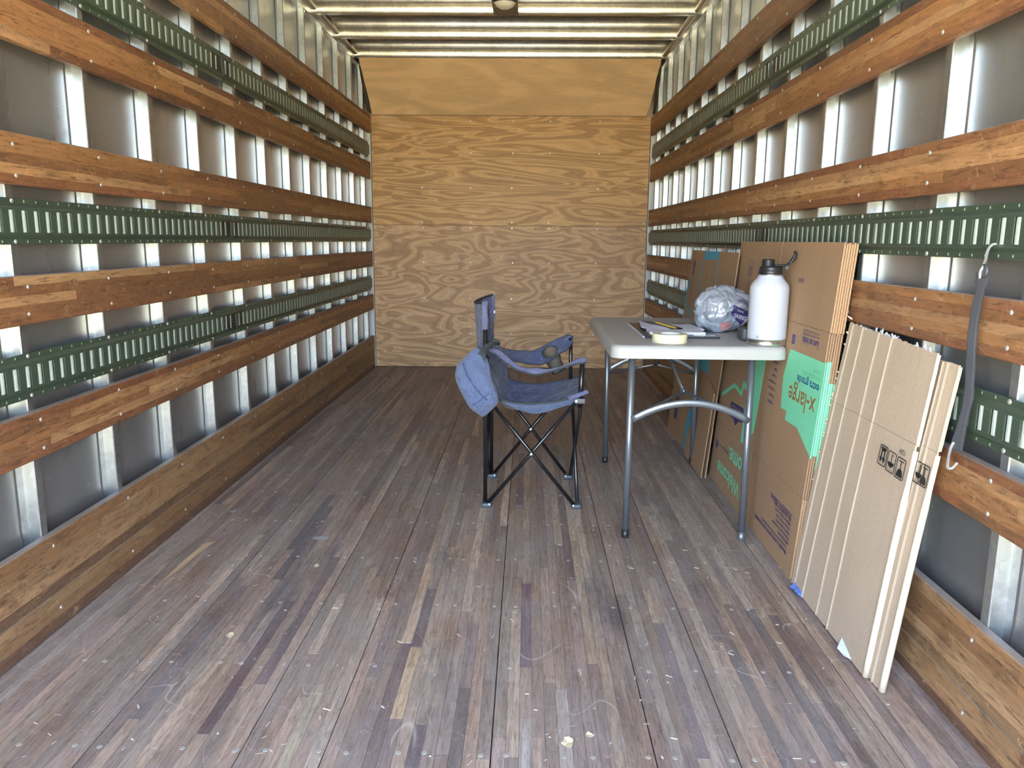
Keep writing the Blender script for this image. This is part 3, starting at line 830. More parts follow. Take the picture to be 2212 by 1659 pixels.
# seat underside along the near edge, light from below put into its paler cloth
kA = [(-.104, YN-.004, .447), (-.055, YN-.006, .434), (.013, YN-.006, .431), (.11, YN-.006, .439), (.171, YN-.006, .454), (.212, YN-.008, .470)]
kB = [(-.095, YN+.012, .438), (-.041, YN+.016, .408), (.027, YN+.02, .388), (.077, YN+.02, .395), (.155, YN+.016, .424), (.205, YN+.012, .436)]
loft('lit_seat_underside', 'fabric_out', kA, kB, 40, 10, None, .007, .003, ch, 28, seed=2)
q = MB(); q.tube(resample([(.170, YN-.012, .462), (.214, YN-.016, .478), (.247, YN-.014, .492)], 10), .012, 10, flat=(.7, .9)); o = q.build('front_corner_pad', 'fabric_lav', ch, smooth=True)
# near armrest
aU = [(-0.16, YN+.012, 0.653), (-0.134, YN+.012, 0.660), (-0.104, YN+.012, 0.647), (-0.067, YN+.012, 0.614), (-0.026, YN+.012, 0.581), (0.011, YN+.012, 0.578), (0.044, YN+.012, 0.581), (0.075, YN+.012, 0.572), (0.125, YN+.012, 0.582), (0.174, YN+.012, 0.600), (0.211, YN+.012, 0.624), (0.243, YN+.012, 0.621)]
aL = [(-0.157, YN-.012, 0.646), (-0.124, YN-.012, 0.638), (-0.097, YN-.012, 0.611), (-0.049, YN-.012, 0.578), (-0.009, YN-.012, 0.564), (0.038, YN-.012, 0.553), (0.075, YN-.012, 0.562), (0.125, YN-.012, 0.578), (0.175, YN-.012, 0.595), (0.211, YN-.012, 0.603), (0.238, YN-.012, 0.606)]
arm = loft('armrest', 'fabric_lav', aU, aL, 44, 8, None, .0025, .005, ch, 25)
hem('arm_hem', [V(p)+V((0, -.001, .001)) for p in aL], .0034, arm, 44); hem('arm_hem', aU, .003, arm, 44)
# far armrest with cup ring
rc = V((.107, YF-.005, .592)); r_ax = V((.075, 0, .028)).normalized(); r_ay = V((0, .80, .60)); r_ay = (r_ay-r_ax*r_ay.dot(r_ax)).normalized()
fU = [(-.150, YF+.03, .622), (-.109, YF+.035, .597), (-.057, YF+.035, .589), (.026, YF+.035, .586), (.062, YF+.035, .602), (.105, YF+.035, .628), (.15, YF+.03, .650), (.190, YF+.015, .668), (.206, YF, .660)]
fL = [(-.145, YF-.03, .604), (-.102, YF-.035, .570), (-.056, YF-.04, .553), (.008, YF-.04, .540), (.065, YF-.04, .538), (.100, YF-.04, .553), (.136, YF-.035, .583), (.177, YF-.03, .604), (.206, YF-.01, .638)]
arm2 = loft('armrest', 'fabric', fU, fL, 70, 22, None, .0015, .004, ch, 25, cut=lambda c: ((c-rc).dot(r_ax)/.034)**2+((c-rc).dot(r_ay)/.034)**2 < 1)
hem('arm_hem', fU, .0035, arm2, 44); hem('arm_hem', fL, .0035, arm2, 44)
q = MB(); q.tube([rc+r_ax*.037*cos(a*pi/16)+r_ay*.037*sin(a*pi/16) for a in range(32)], .0050, 8, closed=True); q.build('cup_ring', 'trim', arm2, smooth=True)
q = MB(); nn = 20; rn = []
for t in [i/8 for i in range(9)]:
    c = rc.lerp(V((.139, YF-.03, .512)), t); rad = .035-.004*t
    for k in range(nn):
        a = 2*pi*k/nn; rn.append(c+(r_ax*cos(a)+r_ay*sin(a)*(.9-.2*t))*rad*(1+.10*sin(3*a+t*9)))
fs = [(i*nn+k, i*nn+(k+1) % nn, (i+1)*nn+(k+1) % nn, (i+1)*nn+k) for i in range(8) for k in range(nn)]+[tuple(8*nn+k for k in range(nn))]
q.add(rn, fs); q.build('cup_net', 'net', arm2, smooth=True)
# carry bag hung on the near rear pole
cb = empty('carry_bag', (-.2, 3.04, .66), 'pale blue cloth storage bag hanging off the back of the camp chair', 'bag')
lev = [((-.204, .673), (-.188, .670), .006), ((-.225, .650), (-.172, .658), .022), ((-.244, .634), (-.160, .638), .032), ((-.268, .612), (-.152, .616), .038), ((-.279, .575), (-.146, .588), .042), ((-.279, .545), (-.140, .556), .046),
       ((-.266, .512), (-.130, .528), .048), ((-.250, .476), (-.116, .498), .048), ((-.226, .442), (-.106, .464), .047), ((-.214, .428), (-.106, .454), .038), ((-.190, .405), (-.130, .424), .020), ((-.176, .394), (-.165, .398), .004)]
q = MB(); vs = []; nn = 24
for li, (a, b, dp) in enumerate(lev):
    ax, bx = V((a[0], 0, a[1])), V((b[0], 0, b[1])); c = (ax+bx)/2; h_ = (bx-ax)/2
    for k in range(nn):
        an = 2*pi*k/nn; ca, sa = cos(an), sin(an)
        sq = 1/(abs(ca)**2.2+abs(sa)**4)**(1/3)
        p = c+h_*ca*sq*.98+V((0, sa*sq*dp*.9, 0)); p.y += 3.012
        p += (noise.noise_vector(p*16)*.010+noise.noise_vector(p*45)*.005)*(1 if 1 < li < 10 else .4)
        vs.append(p)
fs = [(i*nn+k, i*nn+(k+1) % nn, (i+1)*nn+(k+1) % nn, (i+1)*nn+k) for i in range(len(lev)-1) for k in range(nn)]+[tuple(range(nn))[::-1], tuple((len(lev)-1)*nn+k for k in range(nn))]
q.add(vs, fs); q.build('bag_body', 'fabric_out', cb, smooth=True, mods=[('SUBSURF', dict(levels=1, render_levels=1))])
def seam(pts, r=.0016):
    q = MB(); q.tube(resample(pts, 14), r, 5); q.build('seam', 'fabric', cb, smooth=True)
seam([(-.245, 2.972, .622), (-.235, 2.966, .575), (-.205, 2.962, .53), (-.172, 2.962, .49), (-.150, 2.964, .472)])
seam([(-.212, 2.968, .449), (-.180, 2.963, .472), (-.142, 2.966, .500)])
q = MB(); A = [(-.196, 2.988, .628), (-.190, 2.990, .655), (-.170, 3.02, .680), (-.140, 3.05, .694), (-.118, 3.08, .690)]
B = [(-.160, 2.990, .612), (-.158, 2.996, .640), (-.150, 3.03, .662), (-.132, 3.06, .678), (-.114, 3.09, .680)]
loft('strap', 'trim', A, B, 20, 5, None, .002, .005, cb)
q = MB(); q.tube([(-.150, 3.07, .688), (-.128, 3.055, .696), (-.114, 3.06, .690), (-.112, 3.08, .678), (-.13, 3.11, .676), (-.16, 3.11, .68)], .008, 8, flat=(.7, 1)); q.build('strap_loop', 'trim', cb, smooth=True)

# ------------------------------------------------------------------ cardboard
KH = 1.087
def plane_x(x0, x1, H, z, off=0): return x0+(x1-x0)*z/H+off
def slab(mb, P, poly, o0, o1):
    # poly in (Y, z) ; P(y,z,off)->3d ; off positive towards the wall
    n = len(poly)
    vs = [P(y, z, o0) for y, z in poly]+[P(y, z, o1) for y, z in poly]
    mb.add(vs, [tuple(range(n)), tuple(range(n, 2*n))[::-1]]+[(i, n+i, n+(i+1) % n, (i+1) % n) for i in range(n)])
def flat_box(label, x0, x1, H, ya, yb, fz, off, gap=.005, group=None, bends=None, mats='kraft'):
    """folded-flat carton: two walls of board joined by end folds, four flaps each side"""
    P = lambda y, z, o: (plane_x(x0, x1, H, z, o), y, z)
    bx = empty('flattened_box', (x0+off, (ya+yb)/2, 0), label, 'cardboard box', group)
    mid = (ya+yb)/2; t = .0027
    q = MB()
    # body: both walls plus rounded fold at both ends as one shell profile
    prof = [(ya+.004, off), (yb-.004, off), (yb, off+t), (yb-.004, off+2*t), (ya+.004, off+2*t), (ya, off+t)]
    n = len(prof); vs = [P(y, fz+.001, o) for y, o in prof]+[P(y, H-fz-.001, o) for y, o in prof]
    q.add(vs, [tuple(range(n)), tuple(range(n, 2*n))[::-1]]+[(i, n+i, n+(i+1) % n, (i+1) % n) for i in range(n)])
    body = q.build('body', mats, bx)
    for zz0, zz1, lowflap in ((.001, fz, True), (H-fz, H, False)):
        for (a, b) in ((ya+.0015, mid-.0022), (mid+.0022, yb-.0015)):
            for w_ in (0, 1):
                j = rnd.uniform(-.0003, .0003) if off > 0 or w_ else 0
                q = MB(); slab(q, P, [(a, zz0), (b, zz0), (b, zz1), (a, zz1)], off+w_*t+j*.3+.0002, off+(w_+1)*t+j*.3-.0002)
                q.build('flap', mats, bx)
    return bx, P
def put_poly(P, poly, mat, parent, off=0, name='printed_shape', lift=.0006, th=.0004):
    q = MB(); slab(q, P, poly, off-lift-th, off-lift+.0001); return q.build(name, mat, parent)
def put_text(P, s_, Y, z, width, mat, parent, off=0, up=(0, -1), lift=.0016, bold=0, center=False, sy=1, name='printed_text'):
    """up: direction of the letters' up in (Y,z); text runs so that it is read from the room"""
    cu = bpy.data.curves.new(name, 'FONT'); cu.body = s_; cu.size = 1; cu.offset = bold; cu.resolution_u = 3
    o = bpy.data.objects.new(name, cu); COL.objects.link(o)
    bpy.context.view_layer.update()
    me = bpy.data.meshes.new_from_object(o.evaluated_get(bpy.context.evaluated_depsgraph_get()))
    bpy.data.objects.remove(o); bpy.data.curves.remove(cu)
    xs = [v.co.x for v in me.vertices]
    if not xs: return None
    w0, w1 = min(xs), max(xs); k_ = width/(w1-w0)
    uy, uz = up; rx = (-uz, uy)   # reading direction: x cross y must face -X
    # right-hand rule for a sheet seen from -X : x = rotate(up)
    for v in me.vertices:
        a = (v.co.x-w0)*k_-(width/2 if center else 0); b = v.co.y*k_*sy
        y_ = Y+rx[0]*a+uy*b; z_ = z+rx[1]*a+uz*b
        v.co = Vector(P(y_, z_, off-lift))
    me.materials.clear(); me.materials.append(MT[mat])
    o = bpy.data.objects.new(name, me); COL.objects.link(o); o.parent = parent
    return o

# seven large cartons, folded flat
BX0, BX1 = .868, .955
OX0, OX1 = .869, .937
bigs = []
lab = ['tall flattened moving box with green print at front of the large stack, behind the table'] + \
      ['flattened moving box in the large stack, %s behind the front one' % w_ for w_ in ('first', 'second', 'third', 'fourth', 'fifth')]
for i in range(6):
    jn = [0, -.005, -.009, -.014, -.018, -.024][i]
    b, P = flat_box(lab[i], BX0, BX1, KH-[0, .004, .002, .006, .001, .003][i], 2.412+jn, 3.575+[0, -.004, .01, 0, .006, .002][i], .275, i*.0057, group='large flattened boxes stacked behind the table')
    bigs.append(b)
    if i: # green printed bands wrap over the folded edges
        y0_ = 2.412+jn
        for (za, zb) in ([(.420, .722)] if i < 3 else [(.375, .655)]):
            q = MB(); o0 = i*.0057
            slab(q, P, [(y0_-.0004, za), (y0_+.004, za), (y0_+.004, zb), (y0_-.0004, zb)], o0+.0004, o0+.0050); q.build('printed_band', 'green', b)
for i, b in enumerate(bigs):
    y0_ = 2.412+[0, -.005, -.009, -.014, -.018, -.024][i]; Pq = lambda y, z, o: (plane_x(BX0, BX1, KH, z, o), y, z)
    for (za, zb) in ((.812, KH-.008), (.004, .272)):
        for w_ in (0, 1):
            q = MB(); n_ = int((zb-za)/.006)
            q.tube([Pq(y0_+.0005+.0012*noise.noise(Vector((k*.9, i, w_))), za+(zb-za)*k/n_, i*.0057+.0014+w_*.0027+.0006*sin(k*2.3+i)) for k in range(n_+1)], .0013, 5)
            q.build('corrugated_edge', 'kraft_edge', b)
def PB(y, z, o):
    k_ = plane_x(BX0, BX1, KH, z)/plane_x(OX0, OX1, KH, z)   # measured print positions moved onto the board's own plane
    z2 = max(.002, min(KH-.001, CAM_H+(z-CAM_H)*k_)); return (plane_x(BX0, BX1, KH, z2, o), y*k_, z2)
fb = bigs[0]
put_poly(PB, [(2.389, .418), (2.372, .722), (2.70, .722), (2.735, .62), (2.717, .510), (2.658, .512), (2.658, .480), (2.537, .481)], 'green', fb)
q = MB(); slab(q, lambda y, z, o: (plane_x(BX0, BX1, KH, z, o), y, z), [(2.4114, .410), (2.416, .410), (2.416, .718), (2.4114, .718)], .0004, .0050); q.build('printed_band', 'green', fb)
put_poly(PB, [(3.142, .275), (3.075, .278), (2.990, .353), (2.955, .60), (2.950, .80), (3.10, .80), (3.135, .60)], 'green', fb)
Zg = [(3.508, .403), (3.325, .478), (3.212, .462), (3.199, .510), (3.155, .498), (3.14, .62)]
for a, b in zip(Zg[:-1], Zg[1:]):
    d = (V((b[0], b[1]))-V((a[0], a[1]))).normalized(); n_ = V((-d.y, d.x))*.0095; e_ = d*.006
    A_, B_ = V(a)-e_, V(b)+e_
    put_poly(PB, [tuple(A_+n_), tuple(B_+n_), tuple(B_-n_), tuple(A_-n_)], 'green', fb, lift=.0007)
T = lambda *a, **k: put_text(PB, *a, parent=fb, **k)
T('x-large', 2.409, .603, .250, 'browntext', bold=.012)
T('extra grande', 2.397, .650, .200, 'bluetext', bold=.016)
T('22 in x 22 in x 21.5 in', 2.40, .672, .155, 'greentext'); T('6 CU FT', 2.405, .693, .062, 'greentext')
T('Let us help.', 2.452, .778, .150, 'navytext', bold=.02)
T('Scan to learn more about moving', 2.452, .792, .150, 'navytext'); T('and find all your supplies today', 2.452, .803, .146, 'navytext')
put_poly(PB, [(2.668, .742), (2.698, .742), (2.698, .775), (2.668, .775)], 'navytext', fb); T('i', 2.679, .768, .004, 'kraft', lift=.0014)
for i, w_ in enumerate(['FRAGILE', 'Bedroom', 'Family Room', 'Dining Room', 'Kitchen', 'Bath', 'Basement', 'Garage']):
    zz = .505+.0245*i+.006
    T(w_, 2.812, zz, {'FRAGILE': .055, 'Bedroom': .052, 'Family Room': .070, 'Dining Room': .070, 'Kitchen': .044, 'Bath': .026, 'Basement': .056, 'Garage': .042}[w_], 'navytext', bold=.012)
    T('o', 2.797, zz-.001, .007, 'navytext')
put_poly(PB, [(3.352, .402), (3.155, .412), (3.150, .352), (3.205, .345), (3.245, .318), (3.290, .340), (3.345, .338)], 'navy', fb)
T("LOWE'S", 3.172, .395, .155, 'kraft', lift=.0014, bold=.02)
put_poly(PB, [(3.512, .190), (3.480, .190), (3.478, .166), (3.496, .150), (3.512, .162)], 'navy', fb); T("LOWE'S", 3.4825, .184, .026, 'kraft', lift=.0014)
T('Moving supplies & more', 3.30, .186, .165, 'navytext')
T('Welcome', 3.075, .112, .366, 'green', bold=.02); T('home.', 3.030, .216, .262, 'green', bold=.02)
for i, (s_, w_) in enumerate([('Move like a pro by picking up these supplies', .365), ('Visit the store for boxes, tape and wrap', .285), ('Moving boxes', .10), ('Packing tape & dispenser', .17), ('Bubble cushion wrap', .14), ('Stretch wrap & ties', .14), ('Mattress bags & covers', .16), ('Moving blankets & pads', .17), ('Furniture sliders', .22)]):
    T(s_, 2.476, .072+.0165*i, w_, 'navytext', bold=.02 if i == 0 else .005)
    if i > 1: T('o', 2.466, .071+.0165*i, .006, 'navytext')
# maker's marks on the upper flaps
put_poly(PB, [(3.195, .93), (3.130, .93), (3.130, .958), (3.150, .985), (3.180, .985), (3.195, .965)], 'navy', fb)
for i in range(5): put_poly(PB, [(3.186-.002*i, .936+.009*i), (3.140, .940+.009*i), (3.140, .943+.009*i), (3.186-.002*i, .939+.009*i)], 'kraft', fb, lift=.0014)
def frame(P, parent, y0, y1, z0, z1, mat, w_=.0022, off=0, name='printed_shape'):
    for po in ([(y0, z0), (y1, z0), (y1, z0+w_), (y0, z0+w_)], [(y0, z1-w_), (y1, z1-w_), (y1, z1), (y0, z1)], [(y0, z0), (y0+w_, z0), (y0+w_, z1), (y0, z1)], [(y1-w_, z0), (y1, z0), (y1, z1), (y1-w_, z1)]):
        put_poly(P, po, mat, parent, off, name=name)
frame(PB, fb, 3.28, 3.34, .945, 1.01, 'navytext'); T('BOX', 3.288, .985, .042, 'navytext', bold=.02); T('CERT', 3.288, .965, .040, 'navytext')
T('RECYCLE', 3.272, .930, .055, 'navytext'); T('EDGE CRUSH 32', 3.262, .915, .075, 'navytext'); T('SIZE LIMIT 75', 3.262, .900, .075, 'navytext'); T('B19 3832', 2.660, .966, .050, 'navytext', sy=1.5)

# smaller carton stack beyond
SX0, SX1, SH_ = .833, .930, 1.038
sl = ['flattened moving box with blue print at front of the far stack beside the plywood', 'second flattened box of the far stack, kraft edge showing', 'third flattened box of the far stack', 'rearmost flattened box of the far stack, against the slat rails']
sm = []
for i in range(4):
    b, P = flat_box(sl[i], SX0, SX1, SH_-[0, .014, .006, .010][i], 3.505+[0, .115, .130, .120][i], 4.50+[0, .01, -.01, 0][i], .24, i*.0105, group='blue-printed flattened boxes in the far stack')
    sm.append(b)
PS = lambda y, z, o: (plane_x(SX0, SX1, SH_, z, o), y, z); fs_ = sm[0]
put_poly(PS, [(4.17, SH_-.001), (4.153, .994), (3.863, .997), (3.859, SH_-.001)], 'blue', fs_)
def line(P, parent, pts, w_, mat, lift=.0007):
    for a, b in zip(pts[:-1], pts[1:]):
        d = (V(b)-V(a)).normalized(); n_ = V((-d.y, d.x))*w_/2
        put_poly(P, [tuple(V(a)+n_), tuple(V(b)+n_), tuple(V(b)-n_), tuple(V(a)-n_)], mat, parent, lift=lift)
line(PS, fs_, [(4.160, 1.0), (4.200, .931), (4.195, .86), (4.10, .79), (4.06, .60)], .016, 'blue'); line(PS, fs_, [(3.866, 1.0), (3.852, .87), (3.86, .60)], .014, 'blue')
put_poly(PS, [(3.945, .60), (3.74, .60), (3.728, .457), (3.942, .448)], 'blue', fs_)
put_poly(PS, [(4.045, .012), (3.875, .010), (3.862, .236), (3.99, .234), (4.032, .188)], 'blue', fs_)
put_text(PS, 'Welcome', 4.445, .46, .42, 'blue', fs_, up=(1, 0), bold=.02, sy=1.1); put_text(PS, 'home.', 4.305, .46, .29, 'blue', fs_, up=(1, 0), bold=.02, sy=1.1)
put_poly(PS, [(4.405, .905), (4.372, .905), (4.368, .97), (4.388, .985), (4.404, .972)], 'navy', fs_); put_text(PS, "LOWE'S", 4.384, .915, .05, 'kraft', fs_, up=(1, 0), lift=.0014)
line(PS, fs_, [(4.375, .90), (4.36, .75)], .003, 'navytext')
put_poly(PS, [(4.37, .10), (4.29, .10), (4.285, .225), (4.36, .225)], 'navytext', fs_, name='printed_shape')
put_text(PS, 'large  grande', 3.93, .04, .16, 'kraft', fs_, up=(1, 0), lift=.0014, sy=1.2)
# bent lower flap with cut corner standing a little proud
q = MB(); slab(q, lambda y, z, o: (plane_x(SX0, SX1, SH_, z, o)-.006-.010*(1-z/.45), y, z), [(3.508, .004), (3.90, .004), (3.93, .10), (3.72, .452), (3.53, .40)], -.002, .002); q.build('bent_flap', 'kraft', fs_)

# pale double-folded cartons leaning in front
PX = lambda y, z: None
def lean(x_bot, x_top_far, x_top_near, ya, yb, H, o): 
    def P(y, z, oo):
        t = (yb-y)/(yb-ya); xt = x_top_far+(x_top_near-x_top_far)*max(0, min(1, t))
        bow = -.010*sin(pi*min(1, z/H))
        return (x_bot+(xt-x_bot)*z/H+oo+bow*.3, y, z)
    return P
def pale(label, P, ya_of_z, yb, H, creases, off, tears, ysc, seed, fold_far=False):
    bx = empty('folded_carton', (.87, (ya_of_z(0)+yb(0))/2, 0), label, 'cardboard box')
    def half(z0f, z1f, o_near, nm, rows, t_=.0042):
        q = MB(); nu = 60; vs = []; cols = sorted(set([i/nu for i in range(nu+1)]+[c+d for c in creases for d in (-.006, 0, .006)]))
        nc = len(cols)
        rowsf = []
        for side_ in (0, 1):
            for j in range(rows+1):
                v = j/rows
                for u in cols:
                    z0, z1 = z0f(u), z1f(u); z = z0+(z1-z0)*v; ya = ya_of_z(z)
                    y = yb(z)+(ya-yb(z))*u
                    cr = max((1-abs(u-c)/.006 if abs(u-c) < .006 else 0) for c in creases)
                    o_ = off+(t_ if side_ else 0)+o_near(z)*u**8-(cr*.0012 if not side_ else 0)+.0015*noise.noise(Vector((y*6, z*6, seed)))
                    vs.append(P(y, z, o_))
        R = rows+1; N_ = R*nc; fs = []
        for j in range(rows):
            for i in range(nc-1):
                a = j*nc+i; fs += [(a, a+1, a+1+nc, a+nc), (N_+a, N_+a+nc, N_+a+1+nc, N_+a+1)]
        for i in range(nc-1): fs += [(i, N_+i, N_+i+1, i+1), (rows*nc+i, rows*nc+i+1, N_+rows*nc+i+1, N_+rows*nc+i)]
        for j in range(rows): fs += [(j*nc, (j+1)*nc, N_+(j+1)*nc, N_+j*nc), (j*nc+nc-1, N_+j*nc+nc-1, N_+(j+1)*nc+nc-1, (j+1)*nc+nc-1)]
        q.add(vs, fs); o = q.build(nm, 'lightboard', bx)
        # pale worn lines where the board has been creased
        for c, wd in [(c, .0014 if k % 2 == 0 else .00035) for k, c in enumerate(creases)]:
            q = MB(); n_ = rows; vs = []
            for j in range(n_+1):
                v = j/n_; z = z0f(c)+(z1f(c)-z0f(c))*v; ya = ya_of_z(z); y = yb(z)+(ya-yb(z))*c
                for s_ in (-1, 1): vs.append(P(y+s_*wd, z, off-.0029+.0015*noise.noise(Vector((y*6, z*6, seed)))))
            q.add(vs, [(2*j, 2*j+1, 2*j+3, 2*j+2) for j in range(n_)]); q.build('crease', 'crease', o, mods=[('SOLIDIFY', dict(thickness=.0012, offset=0))])
        return o
    top = lambda u: H-.075*0*u+tears(u)
    bot = lambda u: .004+.005*abs(noise.noise(Vector((u*18, seed, 0))))
    low = half(bot, lambda u: ysc(u)-.0005, lambda z: .0, 'lower_panel', 16)
    upo = half(lambda u: ysc(u)+.0005, top, lambda z: .0, 'upper_flap', 10)
    return bx, low, upo
yaA = lambda z: 1.826-.026*z; ybA = lambda z: 2.384-.012*z
P1 = lean(.868, .982, .955, 1.80, 2.385, .845, 0)
def tearA(u): return -.004+.012*(-u)+.004*noise.noise(Vector((u*30, 1, 0)))+.003*noise.noise(Vector((u*90, 2, 0)))
cA, lowA, upA = pale('front pale brown carton sheet leaning on right wall, three black handling symbols, torn top', P1, yaA, ybA, .852,
     [.196, .06, .557, .405], -.006, tearA, lambda u: .606+.010*u, 1.0)
yaB = lambda z: 1.760-.006*z; ybB = lambda z: 2.20
P2 = lean(.868, .975, .968, 1.757, 2.20, .82, 0)
def tearB(u): return -.006+.005*noise.noise(Vector((u*30, 5, 0)))
cB, lowB, upB = pale('second pale brown carton sheet, its near edge showing behind the torn front one', P2, yaB, ybB, .822, [.85, .90], .006, tearB, lambda u: .612, 4.0)
# rounded pale folds at the near edges of both
for (bx, P, yaf, off, zt) in ((lowA, P1, yaA, -.006, .60), (lowB, P2, yaB, .006, .605)):
    q = MB(); q.tube([P(yaf(z)+.001, z, off+.004) for z in [.006+(zt-.006)*i/14 for i in range(15)]], [.0085 if i < 12 else .0065 for i in range(15)], 10, flat=(1, 1)); q.build('rounded_fold', 'crease', bx, smooth=True)
for (bx, P, yaf, off, z0_, zt) in ((upA, P1, yaA, -.006, .612, .832), (upB, P2, yaB, .006, .615, .812)):
    q = MB()
    for kx in range(3):
        q.tube([P(yaf(z)-.001, z, off+.001+kx*.003+.001*noise.noise(Vector((z*40, kx, 0)))) for z in [z0_+(zt-z0_)*i/20 for i in range(21)]], .0018, 5)
    q.build('corrugated_edge', 'crease', bx, smooth=True)
# torn white liner shreds along the top, on the far edge
q = MB()
for i in range(26):
    u = rnd.uniform(.02, .95); y = ybA(.84)+(yaA(.84)-ybA(.84))*u; z = .852+tearA(u)
    if .25 < u < .62 or rnd.random() < .45:
        b_ = V(P1(y, z-.004, -.004)); t_ = b_+V((rnd.uniform(-.006, .006), rnd.uniform(-.012, .012), rnd.uniform(.004, .016)))
        q.add([b_+V((0, -.006, 0)), b_+V((0, .006, 0)), t_+V((.001, .003, 0)), t_+V((.001, -.002, 0)), b_+V((.002, -.006, 0)), b_+V((.002, .006, 0)), t_+V((.0025, .003, 0)), t_+V((.0025, -.002, 0))], [(0, 1, 2, 3), (4, 7, 6, 5), (0, 4, 5, 1), (1, 5, 6, 2), (2, 6, 7, 3), (3, 7, 4, 0)])
o = q.build('torn_liner', 'torn', upA)
q = MB()
for i in range(16):
    z = rnd.uniform(.3, .86); y = ybA(z); b_ = V(P1(y-.003, z, -.003)); t_ = b_+V((-.004, rnd.uniform(.006, .018), rnd.uniform(-.006, .006)))
    if z > .83: t_ = b_+V((-.01, rnd.uniform(.005, .02), rnd.uniform(0, .01)))
    q.tube([b_, (b_+t_)/2+V((-.003, 0, .002)), t_], [.003, .0022, .001], 5)
q.build('torn_shreds', 'crease', upA)
# handling symbols
def icon(P, parent, yc, zc_, w_, h_, kind, off, sk=.0, cut=None):
    def G(y, z, o): return P(y, z+(yc-y)*sk, o)
    y0, y1, z0, z1 = yc-w_/2, yc+w_/2, zc_-h_/2, zc_+h_/2; t_ = .0022
    Lf = .0036
    def pp(po, nm='printed_symbol'): put_poly(G, po, 'black', parent, off, name=nm, lift=Lf)
    r_ = .006
    cor = []
    for cx, cz, a0 in ((y1-r_, z1-r_, 0), (y0+r_, z1-r_, pi/2), (y0+r_, z0+r_, pi), (y1-r_, z0+r_, 3*pi/2)):
        for i in range(5): a = a0+pi/2*i/4; cor.append((cx, cz, cos(a), sin(a)))
    q = MB(); n = len(cor); vs = []
    for rr in (r_, r_-t_):
        for cx, cz, ca, sa in cor: vs.append(G(cx+rr*ca, cz+rr*sa, off-Lf))
    q.add(vs, [(i, (i+1) % n, n+(i+1) % n, n+i) for i in range(n)])
    if kind == 1:   # two arrows, bar at top (sheet stands upside down)
        bars = [[(yc-w_*.33, z1-h_*.20), (yc+w_*.33, z1-h_*.20), (yc+w_*.33, z1-h_*.10), (yc-w_*.33, z1-h_*.10)]]
        for s_ in (-1, 1):
            x_ = yc+s_*w_*.18
            bars += [[(x_-w_*.055, z0+h_*.38), (x_+w_*.055, z0+h_*.38), (x_+w_*.055, z1-h_*.2), (x_-w_*.055, z1-h_*.2)], [(x_-w_*.17, z0+h_*.40), (x_, z0+h_*.12), (x_+w_*.17, z0+h_*.40)]]
        bars += [[(yc-w_*.2, z1-h_*.30), (yc+w_*.2, z1-h_*.30), (yc+w_*.2, z1-h_*.20), (yc-w_*.2, z1-h_*.20)]]
    elif kind == 2:  # umbrella upside down with drops
        bars = [[(yc+w_*.36*cos(a*pi/10), z0+h_*.48-h_*.24*sin(a*pi/10)) for a in range(11)], [(yc-.0012, z0+h_*.46), (yc+.0012, z0+h_*.46), (yc+.0012, z1-h_*.16), (yc-.0012, z1-h_*.16)], [(yc-w_*.14, z1-h_*.2), (yc, z1-h_*.14), (yc, z1-h_*.10), (yc-w_*.16, z1-h_*.17)]]
        for i in range(7): bars.append([(yc-w_*.36+i*w_*.12, z0+h_*(.10+.05*(i % 2))), (yc-w_*.33+i*w_*.12, z0+h_*(.10+.05*(i % 2))), (yc-w_*.33+i*w_*.12, z0+h_*(.14+.05*(i % 2)))])
    else:            # glass upside down
        bars = [[(yc-w_*.34, z0+h_*.10), (yc+w_*.34, z0+h_*.10), (yc+w_*.32, z0+h_*.26), (yc+w_*.20, z0+h_*.42), (yc+.002, z0+h_*.48), (yc-.002, z0+h_*.48), (yc-w_*.20, z0+h_*.42), (yc-w_*.32, z0+h_*.26)],
                [(yc-.0014, z0+h_*.46), (yc+.0014, z0+h_*.46), (yc+.0014, z1-h_*.16), (yc-.0014, z1-h_*.16)], [(yc-w_*.28, z1-h_*.18), (yc+w_*.28, z1-h_*.18), (yc+w_*.28, z1-h_*.14), (yc-w_*.28, z1-h_*.14)]]
    for po in bars:
        n = len(po); vs = [G(y, z, off-Lf) for y, z in po]; q.add(vs, [tuple(range(n))])
    q.build('printed_symbol', 'black', parent, mods=[('SOLIDIFY', dict(thickness=.0006, offset=0))])
ICON_ARGS = []
# masked names for placement are filled from measurements
icon(P1, lowA, 1.957, .549, .046, .052, 1, -.006); icon(P1, lowA, 1.906, .546, .046, .052, 2, -.006); icon(P1, lowA, 1.853, .545, .046, .052, 3, -.006)
icon(P2, lowB, 1.806, .549, .040, .052, 2, .006); icon(P2, lowB, 1.766, .548, .026, .052, 3, .006) if False else icon(P2, lowB, 1.782, .549, .040, .052, 3, .006)
put_text(P1, '1234', 1.845, .590, .03, 'black', lowA, off=-.006, lift=.0036, up=(0, -1))

